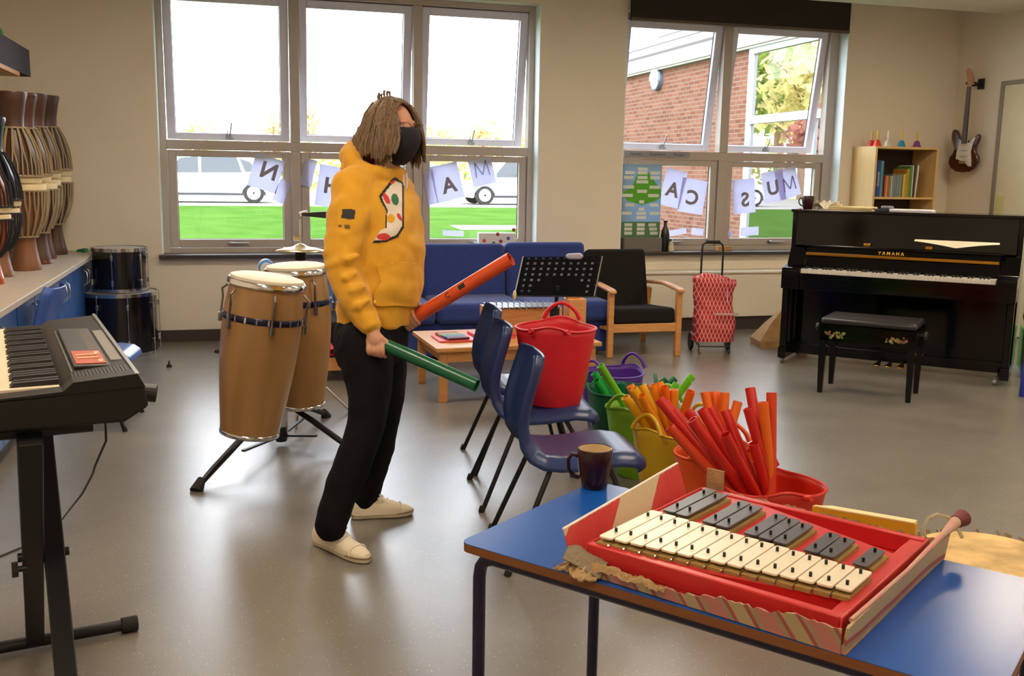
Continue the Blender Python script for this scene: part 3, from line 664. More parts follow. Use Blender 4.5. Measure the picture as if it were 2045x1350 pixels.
# things on the piano lid
mugm = mat('plum_glaze', '2c0d14', .22, spec=.4); mugi = mat('cream_glaze', 'd9bf94', .25)
def mug(label, loc, rz, h=.10, r=.041, taper=.78, scale=1):
    t = thing('mug', label, 'mug', loc, rz)
    o = [(r*taper*.9, 0), (r*taper, .003), (r*(taper+.06), h*.2), (r*.97, h*.6), (r, h-.002), (r-.0015, h)]
    i = [(r-.0035, h-.001), (r-.004, h*.6), (r*taper-.002, .012), (.001, .008)]
    B().lathe(o+i[:1], 36, caps=False).build('mug_outside', mugm, t, smooth=True)
    B().lathe([(0.0005, .001)]+o[:1], 36).build('mug_base', mugm, t)
    B().lathe(i, 36, caps=False).build('mug_inside', mugi, t, smooth=True)
    B().lathe([(.0005, h*.5), (r*.93-.002, h*.5)], 30).build('coffee', mat('milky_coffee', '6e4524', .15), t)
    B().tube([(r*.95, 0, h*.80), (r+.014, 0, h*.84), (r+.024, 0, h*.70), (r+.022, 0, h*.45), (r+.008, 0, h*.28), (r*.85, 0, h*.24)], [.006, .0055, .005, .005, .0055, .006], 10).build('handle', mugm, t, smooth=True)
    return t
mug('plum coloured mug at the left end of the piano lid', onpiano(.0, .34), 2.4, .105, .048)
def stack(loc, rz, w_, d_, h_, m, label, n_=5, name='paper_stack'):
    t = thing(name, label, 'papers', loc, rz); g = B(); r_ = random.Random(int(w_*1000))
    for i in range(n_):
        mx = M.Translation((r_.uniform(-.008, .008), r_.uniform(-.008, .008), 0)) @ M.Rotation(r_.uniform(-.05, .05), 4, 'Z')
        g.box((-w_/2, -d_/2, h_*i/n_), (w_/2, d_/2, h_*(i+.9)/n_), mx)
    g.build('sheets', m, t); return t
stack(onpiano(.34, .38), prz, .33, .22, .03, mat('yellowed_paper', 'e3d09c', .8), 'stack of yellowed papers on the piano lid next to the mug')
g = B(); cr_ = random.Random(4)
g.grid(lambda u, v: V(((u-.5)*.2, (v-.5)*.16, .035+.03*math.sin(u*9+v*4)*math.cos(v*8)+cr_.uniform(-.012, .012))), 14, 12)
o = tag(g.build('crumpled_paper', mat('cream_tissue', 'e9e0cc', .9, trl=.2), smooth=False, solid=.001), 'crumpled cream paper lying between the mug and the papers', 'paper'); o.location = onpiano(.14, .40, 1.215); o.rotation_euler = (0, 0, prz)
stack(onpiano(.79, .36), prz, .3, .21, .02, mat('white_paper_flat', 'e4e2e6', .8), 'white papers lying on the piano lid right of the yellowed stack')
tp = thing('tape_dispenser', 'grey and navy tape roll lying between the two paper stacks on the piano', 'tape', onpiano(.60, .38), prz)
B().tube([(.035*math.cos(2*PI*i/24), .035*math.sin(2*PI*i/24), .03) for i in range(24)], .013, 8, loop=True).build('roll', mat('grey_tape', '77787c', .5), tp, smooth=True)
B().box((-.09, -.03, 0), (.05, .04, .016)).build('base', mat('navy_card', '2c3552', .6), tp, bev=.004)
# added cream strip shaped like the bright reflection in the glossy piano front
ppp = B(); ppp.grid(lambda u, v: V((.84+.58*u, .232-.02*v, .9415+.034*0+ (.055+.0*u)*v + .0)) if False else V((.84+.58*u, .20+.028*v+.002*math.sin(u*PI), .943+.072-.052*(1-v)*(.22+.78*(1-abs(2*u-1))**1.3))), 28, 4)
o = tag(ppp.build('piano_glare_strip', mat('glare_cream', 'efe0c4', .8), solid=.0012), 'curved bright reflection on the glossy piano front, made as a cream strip', 'paper'); o.location = (4.21, 6.86, 0); o.rotation_euler = (0, 0, prz)

# ------------------------------------------------------------------ piano bench
b0, b1 = onz(1637, 783), onz(1813, 804)
bn = thing('piano_bench', 'black padded piano bench in front of the keyboard side of the piano', 'bench', b0, math.atan2((b1-b0).y, (b1-b0).x))
BW, BD = (b1-b0).length, .34
for x in (0, BW):
    for y in (0, BD):
        B().rings([[V((x+s1*h_, y+s2*h_, z)) for s1, s2 in ((-1, -1), (1, -1), (1, 1), (-1, 1))] for z, h_ in ((0, .016), (.36, .024))]).build('leg', blackg, bn, bev=.002)
B().box((-.024, -.024, .36), (BW+.024, BD+.024, .465)).build('apron', blackg, bn, bev=.003)
B().box((-.03, -.03, .465), (BW+.03, BD+.03, .475)).build('seat_board', blackg, bn, bev=.003)
B().box((-.02, -.02, .475), (BW+.02, BD+.02, .525)).build('seat_pad', mat('black_vinyl', '1f1d24', .3, bump=.1, bs=200), bn, bev=.022, seg=4, smooth=True)
for x, s in ((-.024, -1), (BW+.024, 1)):
    B().cyl((x, BD*.3, .44), (x+s*.035, BD*.3, .44), .009).cyl((x+s*.03, BD*.3, .44), (x+s*.05, BD*.3, .44), .028, n=12).build('height_knob', black, bn, bev=.004)
fl_ = random.Random(3)
for cx in (.08, BW-.1):
    g = B()
    stm = [mat('petal_'+c, c, .4) for c in ('8a4a4a', '5f7a3a', '9a8a50')]
    for m_ in stm:
        g = B()
        for i in range(7):
            x_, z_ = cx+fl_.uniform(-.065, .065), .41+fl_.uniform(-.02, .02); g.cyl((x_, -.0242, z_), (x_, -.0252, z_), fl_.uniform(.006, .012), n=7)
        g.build('painted_flowers', m_, bn)

# brown paper bag in the gap beside the piano
g = B()
g.rings([[V(p) for p in r] for r in (((-.12, -.16, 0), (.3, -.16, 0), (.3, .14, 0), (-.12, .14, 0)), ((-.13, -.15, .06), (.3, -.16, .06), (.3, .13, .06), (-.13, .12, .06)), ((-.02, -.08, .2), (.3, -.09, .22), (.3, .08, .22), (-.02, .07, .2)), ((.09, -.03, .32), (.3, -.03, .36), (.3, .0, .36), (.09, .0, .32)))])
o = tag(g.build('brown_paper_bag', mat('kraft_paper', 'a98255', .8, var=.12, vs=12, bump=.4, bs=18)), 'crumpled brown paper bag on the floor between the wall and the piano', 'bag'); o.location = onz(1535, 690); o.rotation_euler = (0, 0, -.2)

# ------------------------------------------------------------------ bookcase, books, bells
ym = mat('pale_maple_laminate', 'd9b678', .45, var=.05, vs=4, stretch=(8, 8, 1))
K0, K1, KY0, KY1, KH = 5.985, 6.70, 8.42, 8.54, 1.775
KY1 = 8.79
bc = thing('bookcase', 'pale wooden bookcase standing in the corner behind the piano', 'bookcase', (K0, KY0, 0))
KW, KD = K1-K0, KY1-KY0
Z0 = .58
B().box((0, 0, Z0), (.022, KD, KH)).build('side_panel', ym, bc); B().box((KW-.022, 0, Z0), (KW, KD, KH)).build('side_panel', ym, bc)
B().box((0, 0, 0), (.022, .12, Z0)).box((KW-.022, 0, 0), (KW, .12, Z0)).box((.022, .0, .05), (KW-.022, .12, .07)).build('plinth_supports', ym, bc)
B().box((.022, 0, KH-.022), (KW-.022, KD, KH)).build('top_panel', ym, bc)
for z in (1.29, .8): B().box((.022, .01, z-.02), (KW-.022, KD-.01, z)).build('shelf', ym, bc)
B().box((.022, KD-.012, Z0), (KW-.022, KD, KH-.022)).build('back_panel', mat('dark_hardboard', '3a2d22', .8), bc)
x = K0+.03
books = [('2b479a', .035, .33, 'blue lever file at the left end of the shelf'), ('294a8c', .035, .35, 'second blue file beside the first'), ('4d8aa3', .03, .345, 'teal file right of the blue ones'),
 ('c9502f', .012, .2, 'thin orange red book'), ('b8b48a', .014, .2, 'thin sage book after the orange one'), ('d4553a', .012, .2, 'thin red book'), ('7a8a5a', .016, .2, 'thin olive book'), ('c0c2b0', .014, .205, 'thin grey green book'),
 ('8d8f88', .02, .22, 'grey book, first of the muted ones'), ('6f8796', .02, .21, 'slate blue book'), ('8a8a7c', .022, .215, 'grey brown book'), ('7c94a0', .022, .21, 'pale slate book'),
 ('e0d070', .012, .22, 'thin yellow book'), ('c9a83a', .014, .23, 'mustard book'), ('c98f30', .016, .27, 'tall amber book'), ('7a9a3e', .014, .28, 'tall green book'), ('5f8a3a', .02, .3, 'dark green music book'), ('d8dcc8', .01, .31, 'thin pale book'), ('3a3030', .02, .32, 'dark brown folder'), ('e3d9c9', .014, .31, 'cream folder leaning at the right end')]
for i, (c, w_, h_, lab) in enumerate(books):
    t = thing('book', lab + (' of the bookcase' if i in (0,) else ' on the upper shelf' ), 'book', (x, KY0+.05, 1.2905), group='books on the bookcase shelf')
    w_ *= 1.02
    mx = M.Rotation(.06, 4, 'Y') if i == 19 else None
    B().box((0, 0, 0), (w_, .22, h_), mx).build('cover', mat('cover_'+c, c, .5), t)
    B().box((.0015, .002, h_), (w_-.0015, .219, h_+.0006), mx).build('page_block', paper, t)
    if i < 2: B().box((w_*.2, -.001, .1), (w_*.8, 0, .24)).build('spine_label', paper, t)
    x += w_+.004+(.02 if i in (2, 11) else 0)
for px, c, lab in ((1740, 'd03a2c', 'red handbell, first of two red ones, left on the bookcase top'), (1752, 'd8412a', 'red handbell beside the first, in front of the corner'), (1773, 'd9d2c4', 'white handbell on the bookcase top'), (1800, '2f8fb8', 'blue handbell on the bookcase top'), (1831, '7c3a80', 'purple handbell at the right on the bookcase top')):
    yy = KY0+(.22 if px == 1740 else .1); q = ony(px, 289, yy)
    t = thing('handbell', lab, 'bell', (max(q.x, K0+.05), yy, KH), group='handbells on the bookcase')
    B().lathe([(.045, 0), (.044, .006), (.034, .02), (.028, .045), (.02, .06), (.006, .066)], 20).build('bell_cup', mat('bell_'+c, c, .35), t, smooth=True)
    B().lathe([(.007, .064), (.009, .09), (.011, .13), (.008, .152), (.002, .155)], 12).build('handle', mat('bell_handle_w' if px == 1773 else 'bell_handle', 'e6ddc8' if px == 1773 else 'e3c35a', .5), t, smooth=True)

# ------------------------------------------------------------------ guitar on its hanger
gb = thing('electric_guitar', 'dark sunburst electric guitar with a white pickguard hanging on the right wall', 'guitar', (7.03, 8.45, 1.54), 0)
gb.rotation_euler = (0, 0, T(-90+18)); gb.rotation_euler.x = 0
# local: x right, z up, -y out of the wall (towards the room)
out = [(0, .0), (.075, .008), (.13, .045), (.155, .10), (.15, .15), (.122, .19), (.112, .225), (.12, .26), (.14, .30), (.15, .345), (.138, .375), (.115, .37), (.085, .33), (.05, .305), (.035, .31),
       (-.035, .32), (-.06, .34), (-.075, .38), (-.098, .415), (-.13, .425), (-.15, .39), (-.148, .33), (-.125, .27), (-.112, .23), (-.122, .19), (-.152, .15), (-.162, .10), (-.135, .045), (-.075, .008)]
mxg = M(((1, 0, 0, 0), (0, 0, 1, 0), (0, 1, 0, 0), (0, 0, 0, 1)))
B().prism(out, -.022, .022, mxg).build('guitar_body', mat('sunburst_finish', '2c0f0a', .12, coat=.8, var=.4, vs=3, col2='4a1a0c'), gb, bev=.008, smooth=True)
pgd = [(-.03, .33), (-.055, .28), (-.075, .2), (-.08, .13), (-.03, .12), (.02, .10), (.06, .06), (.095, .06), (.09, .12), (.075, .2), (.09, .28), (.115, .34), (.1, .34), (.05, .29), (.03, .29), (.03, .33)]
B().prism(pgd, -.026, -.0225, mxg).build('pickguard', mat('pickguard_white', 'ddd6cc', .4), gb)
g = B()
for z in (.27, .215, .16): g.box((-.04, -.034, z-.009), (.04, -.026, z+.009))
g.build('pickups', mat('pickup_cream', 'c9c2b5', .4), gb, bev=.003)
B().box((-.035, -.038, .085), (.035, -.024, .115)).build('bridge', chrome, gb, bev=.003)
for z, x_ in ((.14, .062), (.11, .075), (.085, .085)): B().cyl((x_, -.026, z), (x_, -.042, z), .011).build('control_knob', white, gb)
maple = mat('maple_neck', 'b98850', .35)
B().rings([[V((sx*w_, y, z)) for sx, y in ((-1, -.03), (1, -.03), (.7, -.012), (-.7, -.012))] for z, w_ in ((.3, .028), (.83, .021))]).build('neck', maple, gb, smooth=True)
B().rings([[V((sx*w_, y, z)) for sx, y in ((-1, -.035), (1, -.035), (1, -.03), (-1, -.03))] for z, w_ in ((.28, .028), (.83, .021))]).build('fingerboard', mat('rosewood', '241612', .5), gb)
hd = [(-.02, .83), (.02, .83), (.03, .86), (.028, .92), (.05, .97), (.045, 1.0), (.02, 1.01), (-.005, .985), (-.035, .9), (-.03, .86)]
B().prism([(-x_, z_) for x_, z_ in hd], -.028, -.014, mxg).build('headstock', maple, gb, bev=.002)
g = B()
for i in range(6): g.cyl((.03-.004*i, -.021, .865+.022*i), (.05-.004*i, -.021, .868+.022*i), .006, n=8)
g.build('tuning_pegs', chrome, gb)
g = B()
for i in range(6): x_ = -.015+.006*i; g.cyl((x_*1.2, -.037, .1), (x_, -.037, .84), .0006, n=4)
g.build('strings', steel, gb)
hg_ = thing('guitar_hanger', 'small black wall bracket gripping the guitar headstock', 'bracket', (XR, 8.43, 2.40))
B().box((-.02, -.04, -.05), (0, .04, .05)).box((-.075, -.015, -.015), (-.02, .015, .015)).build('bracket', black, hg_, bev=.004)
B().tube([(-.15, .04, .01), (-.13, .045, -.01), (-.085, .03, -.015), (-.075, 0, -.015), (-.085, -.05, -.015), (-.12, -.06, -.01), (-.14, -.055, .01)], .009, 8).build('yoke', darkrub, hg_, smooth=True)
# ------------------------------------------------------------------ counter, cabinets, shelf on the left
CT, CX = .78, -1.06
wt = thing('worktop', 'long pale grey worktop along the left wall carrying the drums', 'worktop', (XL+.003, 3.4, 0))
B().box((0, 0, CT-.035), (CX-XL, 8.79-3.4, CT)).build('top', mat('grey_laminate', 'b3a798', .45, var=.04, vs=20), wt, bev=.004)
B().box((.01, 5.33, 0), (CX-XL-.03, 5.37, CT-.035)).build('end_support', cream, wt)
cabm = mat('blue_cabinet_door', '2c5796', .4, var=.04)
i = 0
for y0 in (7.72, 6.72, 5.72, 4.72):
    cb = thing('base_cabinet', ('blue double door cabinet under the worktop, nearest the window', 'blue double door cabinet under the worktop, second from the window', 'blue double door cabinet under the worktop, third from the window', 'blue double door cabinet under the worktop, farthest from the window')[i], 'cabinet', (XL+.02, y0, 0), group='cabinets under the worktop'); i += 1
    dx = CX-XL-.07
    B().box((0, .005, .08), (dx-.02, .995, CT-.036)).build('carcass', cream, cb)
    B().box((0, .005, 0), (dx-.07, .995, .08)).build('plinth', dskirt, cb)
    for k in (0, 1):
        dr = B().box((dx-.018, .01+k*.495, .09), (dx, .495+k*.495, CT-.045)).build('door', cabm, cb, bev=.002)
        yy = .495+(-.06 if k == 0 else .07)
        B().tube([(dx, yy-.0, .68), (dx+.03, yy-.0, .665), (dx+.036, yy, .62), (dx+.03, yy, .575), (dx, yy, .56)], .0055, 8).build('handle', chrome, dr, smooth=True)
shf = thing('wall_shelf', 'wooden wall shelf high on the left wall with a box on it', 'shelf', (XL+.001, 5.85, 2.085))
B().box((0, 0, -.03), (.38, 1.75, 0)).build('board', beech, shf, bev=.003)
for y in (.2, 1.45): B().box((0, y, -.2), (.012, y+.03, -.03)).box((.012, y, -.045), (.3, y+.03, -.03)).build('bracket', steel, shf)
P0 = onx(62, 138, XL+.36)
fb_ = tag(B().box((XL+.04, 6.7, 2.086), (XL+.38, 8.0, 2.27)).build('storage_box', mat('dark_navy_card', '2b2633', .8, var=.1)), 'dark navy storage box on the high wall shelf', 'box')
g = B()
for i_ in range(5): g.ell((XL+.24+.03*math.sin(i_*3), 7.1+i_*.12, 2.32), (.07, .08, .05), 10, 8)
gm_ = g.build('green_cloth_bundle', mat('green_cloth', '2f7a3f', .8, var=.2, col2='3a9a4c')); remesh(gm_, .01, 3, .02, .05)
tag(gm_, 'bundled green cloth lying on top of the navy box', 'cloth')

# ------------------------------------------------------------------ djembes
woods = [mat('djembe_wood_brown', '4a2d1e', .4, var=.2, vs=5, stretch=(1, 1, .3)), mat('djembe_wood_red', '58301e', .4, var=.2, vs=5, stretch=(1, 1, .3)), mat('djembe_wood_tan', '7d5236', .4, var=.15, vs=5, stretch=(1, 1, .3)), mat('djembe_black', '15151c', .25, coat=.4), mat('djembe_orange', 'c9641c', .3, var=.35, vs=6, col2='7a2c12', coat=.4)]
rope = mat('rope', '9d8a6c', .9); ropeb = mat('black_rope', '1c1a20', .8); skin = mat('goat_skin', 'd3bf94', .7, var=.12, vs=10)
def djembe(label, loc, h, k, flip=False, rp=rope, nr=34, r=.155, rings_=True, name='djembe', carve=False, grp='djembe drums on the worktop'):
    t = thing(name, label, 'drum', loc, rot=((PI, 0, 0) if flip else (0, 0, 0)), group=grp)
    s = h/.6
    fr_ = r*.62
    prof = [(r*.62, 0), (r*.64, .012*s), (r*.55, .07*s), (r*.47, .15*s), (r*.44, .215*s), (r*.50, .25*s), (r*.70, .32*s), (r*.86, .40*s), (r*.93, .48*s), (r*.94, .57*s)]
    B().lathe(prof, 28).build('shell', woods[k], t, smooth=True)
    if carve: B().lathe([(fr_*1.05, .012*s), (fr_*.93, .05*s), (fr_*.8, .1*s)], 14, caps=False).build('carved_band', woods[k-1], t)
    B().lathe([(r*.99, .545*s), (r*1.0, .585*s), (r*.97, .598*s), (.002, .6*s)], 28).build('drum_head', skin, t, smooth=True)
    g = B()
    for z in (.555,): g.tube([(r*1.05*math.cos(2*PI*i/24), r*1.05*math.sin(2*PI*i/24), z*s) for i in range(24)], .006, 6, loop=True)
    g.build('head_ring', rp, t, smooth=True)
    g = B(); g.tube([(r*.54*math.cos(2*PI*i/20), r*.54*math.sin(2*PI*i/20), .235*s) for i in range(20)], .007, 6, loop=True)
    g.build('waist_ring', rp, t, smooth=True)
    g = B(); r_ = random.Random(int(loc[1]*100))
    for i in range(nr):
        a = 2*PI*i/nr; b_ = a+PI/nr*(1 if i % 2 else -.4)
        g.tube([(r*1.05*math.cos(a), r*1.05*math.sin(a), .555*s), (r*1.03*math.cos(a), r*1.03*math.sin(a), .47*s), (r*.95*math.cos(b_), r*.95*math.sin(b_), .39*s), (r*.78*math.cos(b_), r*.78*math.sin(b_), .31*s), (r*.55*math.cos(b_), r*.55*math.sin(b_), .24*s)], .0055, 5)
    g.build('rope_lacing', rp, t, smooth=True)
    return t
dx_ = -1.34
djembe('upright rope djembe at the window end of the worktop', (dx_, 8.42, CT), .6, 0)
djembe('upside down djembe, topmost of the stack nearest the window', (dx_, 8.42, CT+1.205), .6, 0, True)
djembe('upright djembe with a red brown foot, second from the window', (dx_-.02, 8.03, CT), .58, 1)
djembe('upside down djembe on top of the second stack from the window', (dx_-.02, 8.03, CT+1.19), .6, 1, True)
djembe('upright djembe with a dark shiny foot, third from the window', (dx_+.02, 7.6, CT), .56, 0, carve=True)
djembe('upside down djembe with a ringed foot on the third stack from the window', (dx_-.02, 7.62, CT+1.16), .59, 1, True, carve=True)
djembe('large tan footed djembe, fourth from the window', (dx_+.03, 7.14, CT), .56, 2, r=.15)
djembe('upside down brown djembe on the fourth stack from the window', (dx_-.0, 7.14, CT+1.14), .575, 0, True)
djembe('djembe with a carved foot and dark ropes, fifth from the window', (dx_-.05, 6.72, CT), .42, 2, rp=ropeb, r=.14, carve=True)
djembe('upside down black djembe with dark ropes stacked above the carved foot one', (dx_-.05, 6.72, CT+.96), .53, 3, True, rp=ropeb, r=.15)
djembe('orange and black djembe at the left edge of the photo', (dx_-.015, 6.3, CT), .4, 4, rp=ropeb, r=.135)
djembe('upside down orange djembe above the orange and black one', (dx_-.015, 6.3, CT+.87), .46, 4, True, rp=ropeb, r=.14)
gs = B().cyl((-1.2, 8.66, CT), (-1.13, 8.6, CT+.015), .02, n=8); tag(gs.build('green_beater', mat('green_rubber', '2a7a52', .7)), 'small green rubber beater head at the window end of the worktop', 'beater')

# ------------------------------------------------------------------ tom on a floor drum
def kitdrum(name, label, loc, r, h, nl, hoop=.028):
    t = thing(name, label, 'drum', loc)
    B().lathe([(r, 0), (r, h)], 40).build('shell', mat('black_shell_wrap', '0d0b0f', .18, coat=.5), t, smooth=True)
    for z in (-.002, h-hoop+.006):
        B().lathe([(r+.002, z), (r+.012, z), (r+.012, z+hoop), (r+.002, z+hoop)], 40, caps=False).build('hoop', chrome, t, smooth=True)
    B().lathe([(.001, h+.002), (r, h+.001), (r, h-.003)], 40).build('drum_head', mat('clear_drum_skin', 'a39c92', .3), t)
    for i in range(nl):
        a = 2*PI*(i+.35)/nl; c, s = math.cos(a), math.sin(a)
        for z in (h*.22, h*.80): lg = B().cbox(((r+.012), 0, z), (.022, .02, .045), M.Rotation(a, 4, 'Z')).build('lug', chrome, t, bev=.004)
        B().cyl(((r+.02)*c, (r+.02)*s, .0), ((r+.02)*c, (r+.02)*s, h), .0035, n=6).build('tension_rod', chrome, lg)
    return t
P = onz(243, 703)
kitdrum('floor_drum', 'large black drum with chrome hoops standing on the floor by the worktop', (-.87, 8.36, .003), .275, .485, 8)
kitdrum('tom_drum', 'smaller black tom drum stacked on the large black drum', (-.865, 8.38, .497), .2, .335, 6)

# ------------------------------------------------------------------ plastic school chairs
shellm = mat('navy_polypropylene', '1d3163', .32, var=.04, bump=.05, bs=500)
shellv = mat('worn_violet_polypropylene', '454872', .34, var=.06, bump=.05, bs=500)
shellb = mat('bright_blue_polypropylene', '3d5ea8', .3, var=.03, bump=.05, bs=500)
def school_chair(label, loc, rz, m=shellm, grp=None, name='school_chair'):
    """faces +x; origin on the floor between the rear feet"""
    t = thing(name, label, 'chair', loc, rz, grp)
    prof = [(.535, .375), (.525, .405), (.49, .428), (.42, .437), (.34, .430), (.27, .422), (.2, .42), (.145, .425), (.11, .445), (.088, .48), (.08, .53), (.085, .59), (.10, .65), (.118, .71), (.132, .76), (.14, .79)]
    hw = [.19, .2, .208, .214, .215, .215, .212, .205, .2, .198, .198, .198, .195, .19, .18, .15]
    n_ = len(prof)
    def tang(i):
        a = prof[max(i-1, 0)]; b_ = prof[min(i+1, n_-1)]; v = V((b_[0]-a[0], 0, b_[1]-a[1])).normalized(); return v
    def f(u, v):
        x_ = u*(n_-1); i = min(int(x_), n_-2); fr = x_-i
        p = V((prof[i][0]*(1-fr)+prof[i+1][0]*fr, 0, prof[i][1]*(1-fr)+prof[i+1][1]*fr)); w_ = hw[i]*(1-fr)+hw[i+1]*fr
        tg_ = (tang(i)*(1-fr)+tang(i+1)*fr).normalized(); nr = V((tg_.z, 0, -tg_.x))    # towards under/behind
        if nr.z > 0 and i < 4: nr = -nr
        nr = V((-tg_.z, 0, tg_.x)); nr = -nr if nr.z > 0 and i < 7 else nr
        if i >= 7 and nr.x > 0: nr = -nr
        s = v*2-1; e = abs(s)
        roll = max(0, (e-.72)/.28); dish = -.018*(1-min(1, e/.72)**2)
        back = u > .5
        off = nr*(.045*roll**1.6) - nr*(dish if back else 0)*-.6
        yy = s*w_*(1-.045*roll**3)
        return V((p.x, yy, p.z))+off
    B().grid(f, 61, 29).build('shell', m, t, smooth=True, solid=.006, off=0)
    for s in (-1, 1):
        g = B().tube([(0, s*.235, .0), (.14, s*.195, .34), (.17, s*.165, .395), (.24, s*.15, .412)], .0105, 8); g.build('leg', blackm, t, smooth=True)
        g = B().tube([(.5, s*.225, .0), (.40, s*.19, .34), (.37, s*.165, .395), (.3, s*.15, .412)], .0105, 8); g.build('leg', blackm, t, smooth=True)
        B().cyl((-.004, s*.236, 0), (.004, s*.233, .025), .014, n=10).build('foot_cap', darkrub, t); B().cyl((.504, s*.226, 0), (.497, s*.224, .025), .014, n=10).build('foot_cap', darkrub, t)
    B().tube([(.24, -.15, .412), (.24, .15, .412)], .0105, 8).build('cross_bar', blackm, t)
    return t
chA = school_chair('navy plastic school chair at the far end of the row', (1.13, 4.77, 0), -.1, grp='row of navy school chairs')
chB = school_chair('navy plastic school chair in the middle of the row, under the red tub', (1.04, 4.25, 0), -.12, grp='row of navy school chairs', m=shellm)
chC = school_chair('navy plastic school chair nearest the blue table, its seat empty', (.965, 3.55, 0), -.12, grp='row of navy school chairs')
chL = school_chair('bright blue plastic chair tucked in behind the keyboard', (-1.08, 6.05, 0), -.12, m=shellb)
for c_, m_ in ((chC, shellv), (chB, shellv)): pass

# ------------------------------------------------------------------ keyboard on its stand
KR = T(12); kb_o = V((-.201, 2.19, 1.02))
kb = thing('keyboard', 'black electronic keyboard with a red control panel on an x stand', 'keyboard', kb_o, KR)
# local: +y along the keyboard away from the camera, -x towards the player; origin = rear near top corner
KL, KDp = .97, .32
kbm = mat('keyboard_casing', '120f0e', .5, spec=.35, bump=.06, bs=700)
sec = [(0.015, -.03), (.0, .0), (-.125, -.009), (-.145, -.026), (-KDp, -.034), (-KDp-.01, -.06), (-KDp+.02, -.095), (-.03, -.1), (.02, -.07)]
B().rings([[V((x, y, z)) for x, z in sec] for y in (0, KL)]).build('casing', kbm, kb, bev=.006, smooth=True)
# end block at the near side is slightly raised
B().rings([[V((x, y, z+.004)) for x, z in sec[:5]] + [V((-KDp-.012, y, -.05)), V((-KDp, y, -.034))] for y in (-.004, .05)]).build('end_block', kbm, kb, bev=.004)
g = B(); nk = 36; k0, k1 = .055, KL-.04; kk = (k1-k0)/nk
for i in range(nk): g.box((-KDp+.008, k0+i*kk+.0005, -.045), (-.148, k0+(i+1)*kk-.0005, -.022))
g.build('white_keys', mat('keyboard_white_key', 'efdcc0', .3), kb, bev=.001)
g = B()
for i in range(nk-1):
    if (i % 7) in (0, 1, 3, 4, 5): g.rings([[V((x, k0+(i+1)*kk+s*.0065, z)) for x, z in ((-.148, -.023), (-.148, -.010), (-.233, -.012), (-.242, -.023))] for s in (-1, 1)])
g.build('black_keys', black, kb, bev=.001)
B().box((-.112, .15, -.0105), (-.038, .72, -.003), M.Rotation(T(2), 4, 'Y')).build('control_panel', mat('panel_grey', '1d1815', .5), kb, bev=.002)
kr = mat('panel_red', 'b0451f', .5)
pnl = B().box((-.106, .17, -.0045), (-.044, .34, -.001), M.Rotation(T(2), 4, 'Y')).build('red_panel', kr, kb)
g = B()
for y in (.235, .275): g.box((-.10, y-.005, -.002), (-.055, y+.005, .004))
g.box((-.10, .30, -.002), (-.088, .325, .002)).box((-.06, .19, -.002), (-.048, .215, .001)).box((-.06, .30, -.002), (-.048, .325, .001)).build('sliders', mat('slider_cream', 'd8b690', .5), kb)
g = B(); 
for i in range(13):
    for j in range(8): g.box((-.105+i*.0048, .37+j*.04, -.004), (-.1035+i*.0048, .395+j*.04, -.0008))
g.build('printed_song_list', mat('printed_tan', '8a7462', .6), kb)
B().box((-.032, .2, -.006), (-.008, .66, .0005)).build('display_strip', mat('lcd_grey', '8d8a86', .25), kb)
B().bar((-.118, .13, -.009), (-.118, .74, -.0085), .003, .003).box((-.004, .0, -.002), (.004, KL, .004)).build('silver_trim', steel, kb)
g = B()
for i in range(16): g.box((-.122+i*.0072, .055, -.0125+i*.0006), (-.1185+i*.0072, .13, -.0085+i*.0006))
g.build('speaker_slots', black, kb)
B().cyl((.015, .06, -.05), (.045, .055, -.055), .02, n=16).build('headphone_plug', black, kb, bev=.003)
ks = thing('keyboard_stand', 'black folding x stand under the keyboard', 'stand', (kb_o.x-.19, kb_o.y, 0), KR)
zt = .915
for (y0, y1, xo) in ((.0, 1.0, -.02), (.9, -.02, .022)):
    pass
legA = B().bar((-.025, .95, .03), (-.025, -.0, zt-.02), .032, .05, (1, 0, 0)); legA.build('leg', blackm, ks, bev=.003)
legB = B().bar((.025, -.02, .03), (.025, .95, zt-.02), .032, .05, (1, 0, 0)); legB.build('leg', blackm, ks, bev=.003)
for y, z, nm in ((.95, .025, 'foot_bar'), (-.02, .025, 'foot_bar')):
    fo = B().cyl((-.24, y, z), (.24, y, z), .018, n=12).build(nm, blackm, ks, smooth=True)
    [B().cyl((s*.27, y, z), (s*.22, y, z), .0245, n=14).build('rubber_end', darkrub, fo, bev=.004, smooth=True) for s in (-1, 1)]
for y, z in ((.05, zt-.015), (.9, zt-.015)): B().cyl((-.1, y, z), (.1, y, z), .015, n=12).build('support_bar', blackm, ks, smooth=True)
B().cyl((-.06, .475, .47), (.06, .475, .47), .012).cyl((-.075, .475, .44), (-.06, .475, .44), .02, n=12).cyl((-.07, .475, .44), (-.04, .475, .44), .008).build('locking_bolt', black, ks)
# cable
pts = [at(222, 855, 2.9), onz(205, 880, .7)*0+at(212, 880, 2.9), at(190, 930, 2.95), at(186, 945, 3.0), at(165, 985, 3.1), onz(118, 1045, .05), onz(98, 1070), onz(96, 1092), onz(80, 1100), onz(50, 1092), onz(0, 1113), onz(-60, 1130)]
for p in pts[5:]: p.z = max(.004, min(p.z, .05))
pts[0] = kb.matrix_basis @ V((-.08, .7, -.1)) if False else V((kb_o.x-.16, kb_o.y+.75, .92))
tag(B().tube(pts, .0035, 6).build('power_cable', black, smooth=True), 'thin black power cable hanging from the keyboard to the floor', 'cable')
p = onz(338, 733); t = B().cyl((p.x, p.y, 0), (p.x, p.y, .02), .022, .016, n=12).cyl((p.x, p.y, .02), (p.x, p.y, .05), .009, .003, n=8); tag(t.build('rubber_stopper', darkrub), 'small dark rubber stopper standing alone on the floor', 'stopper')
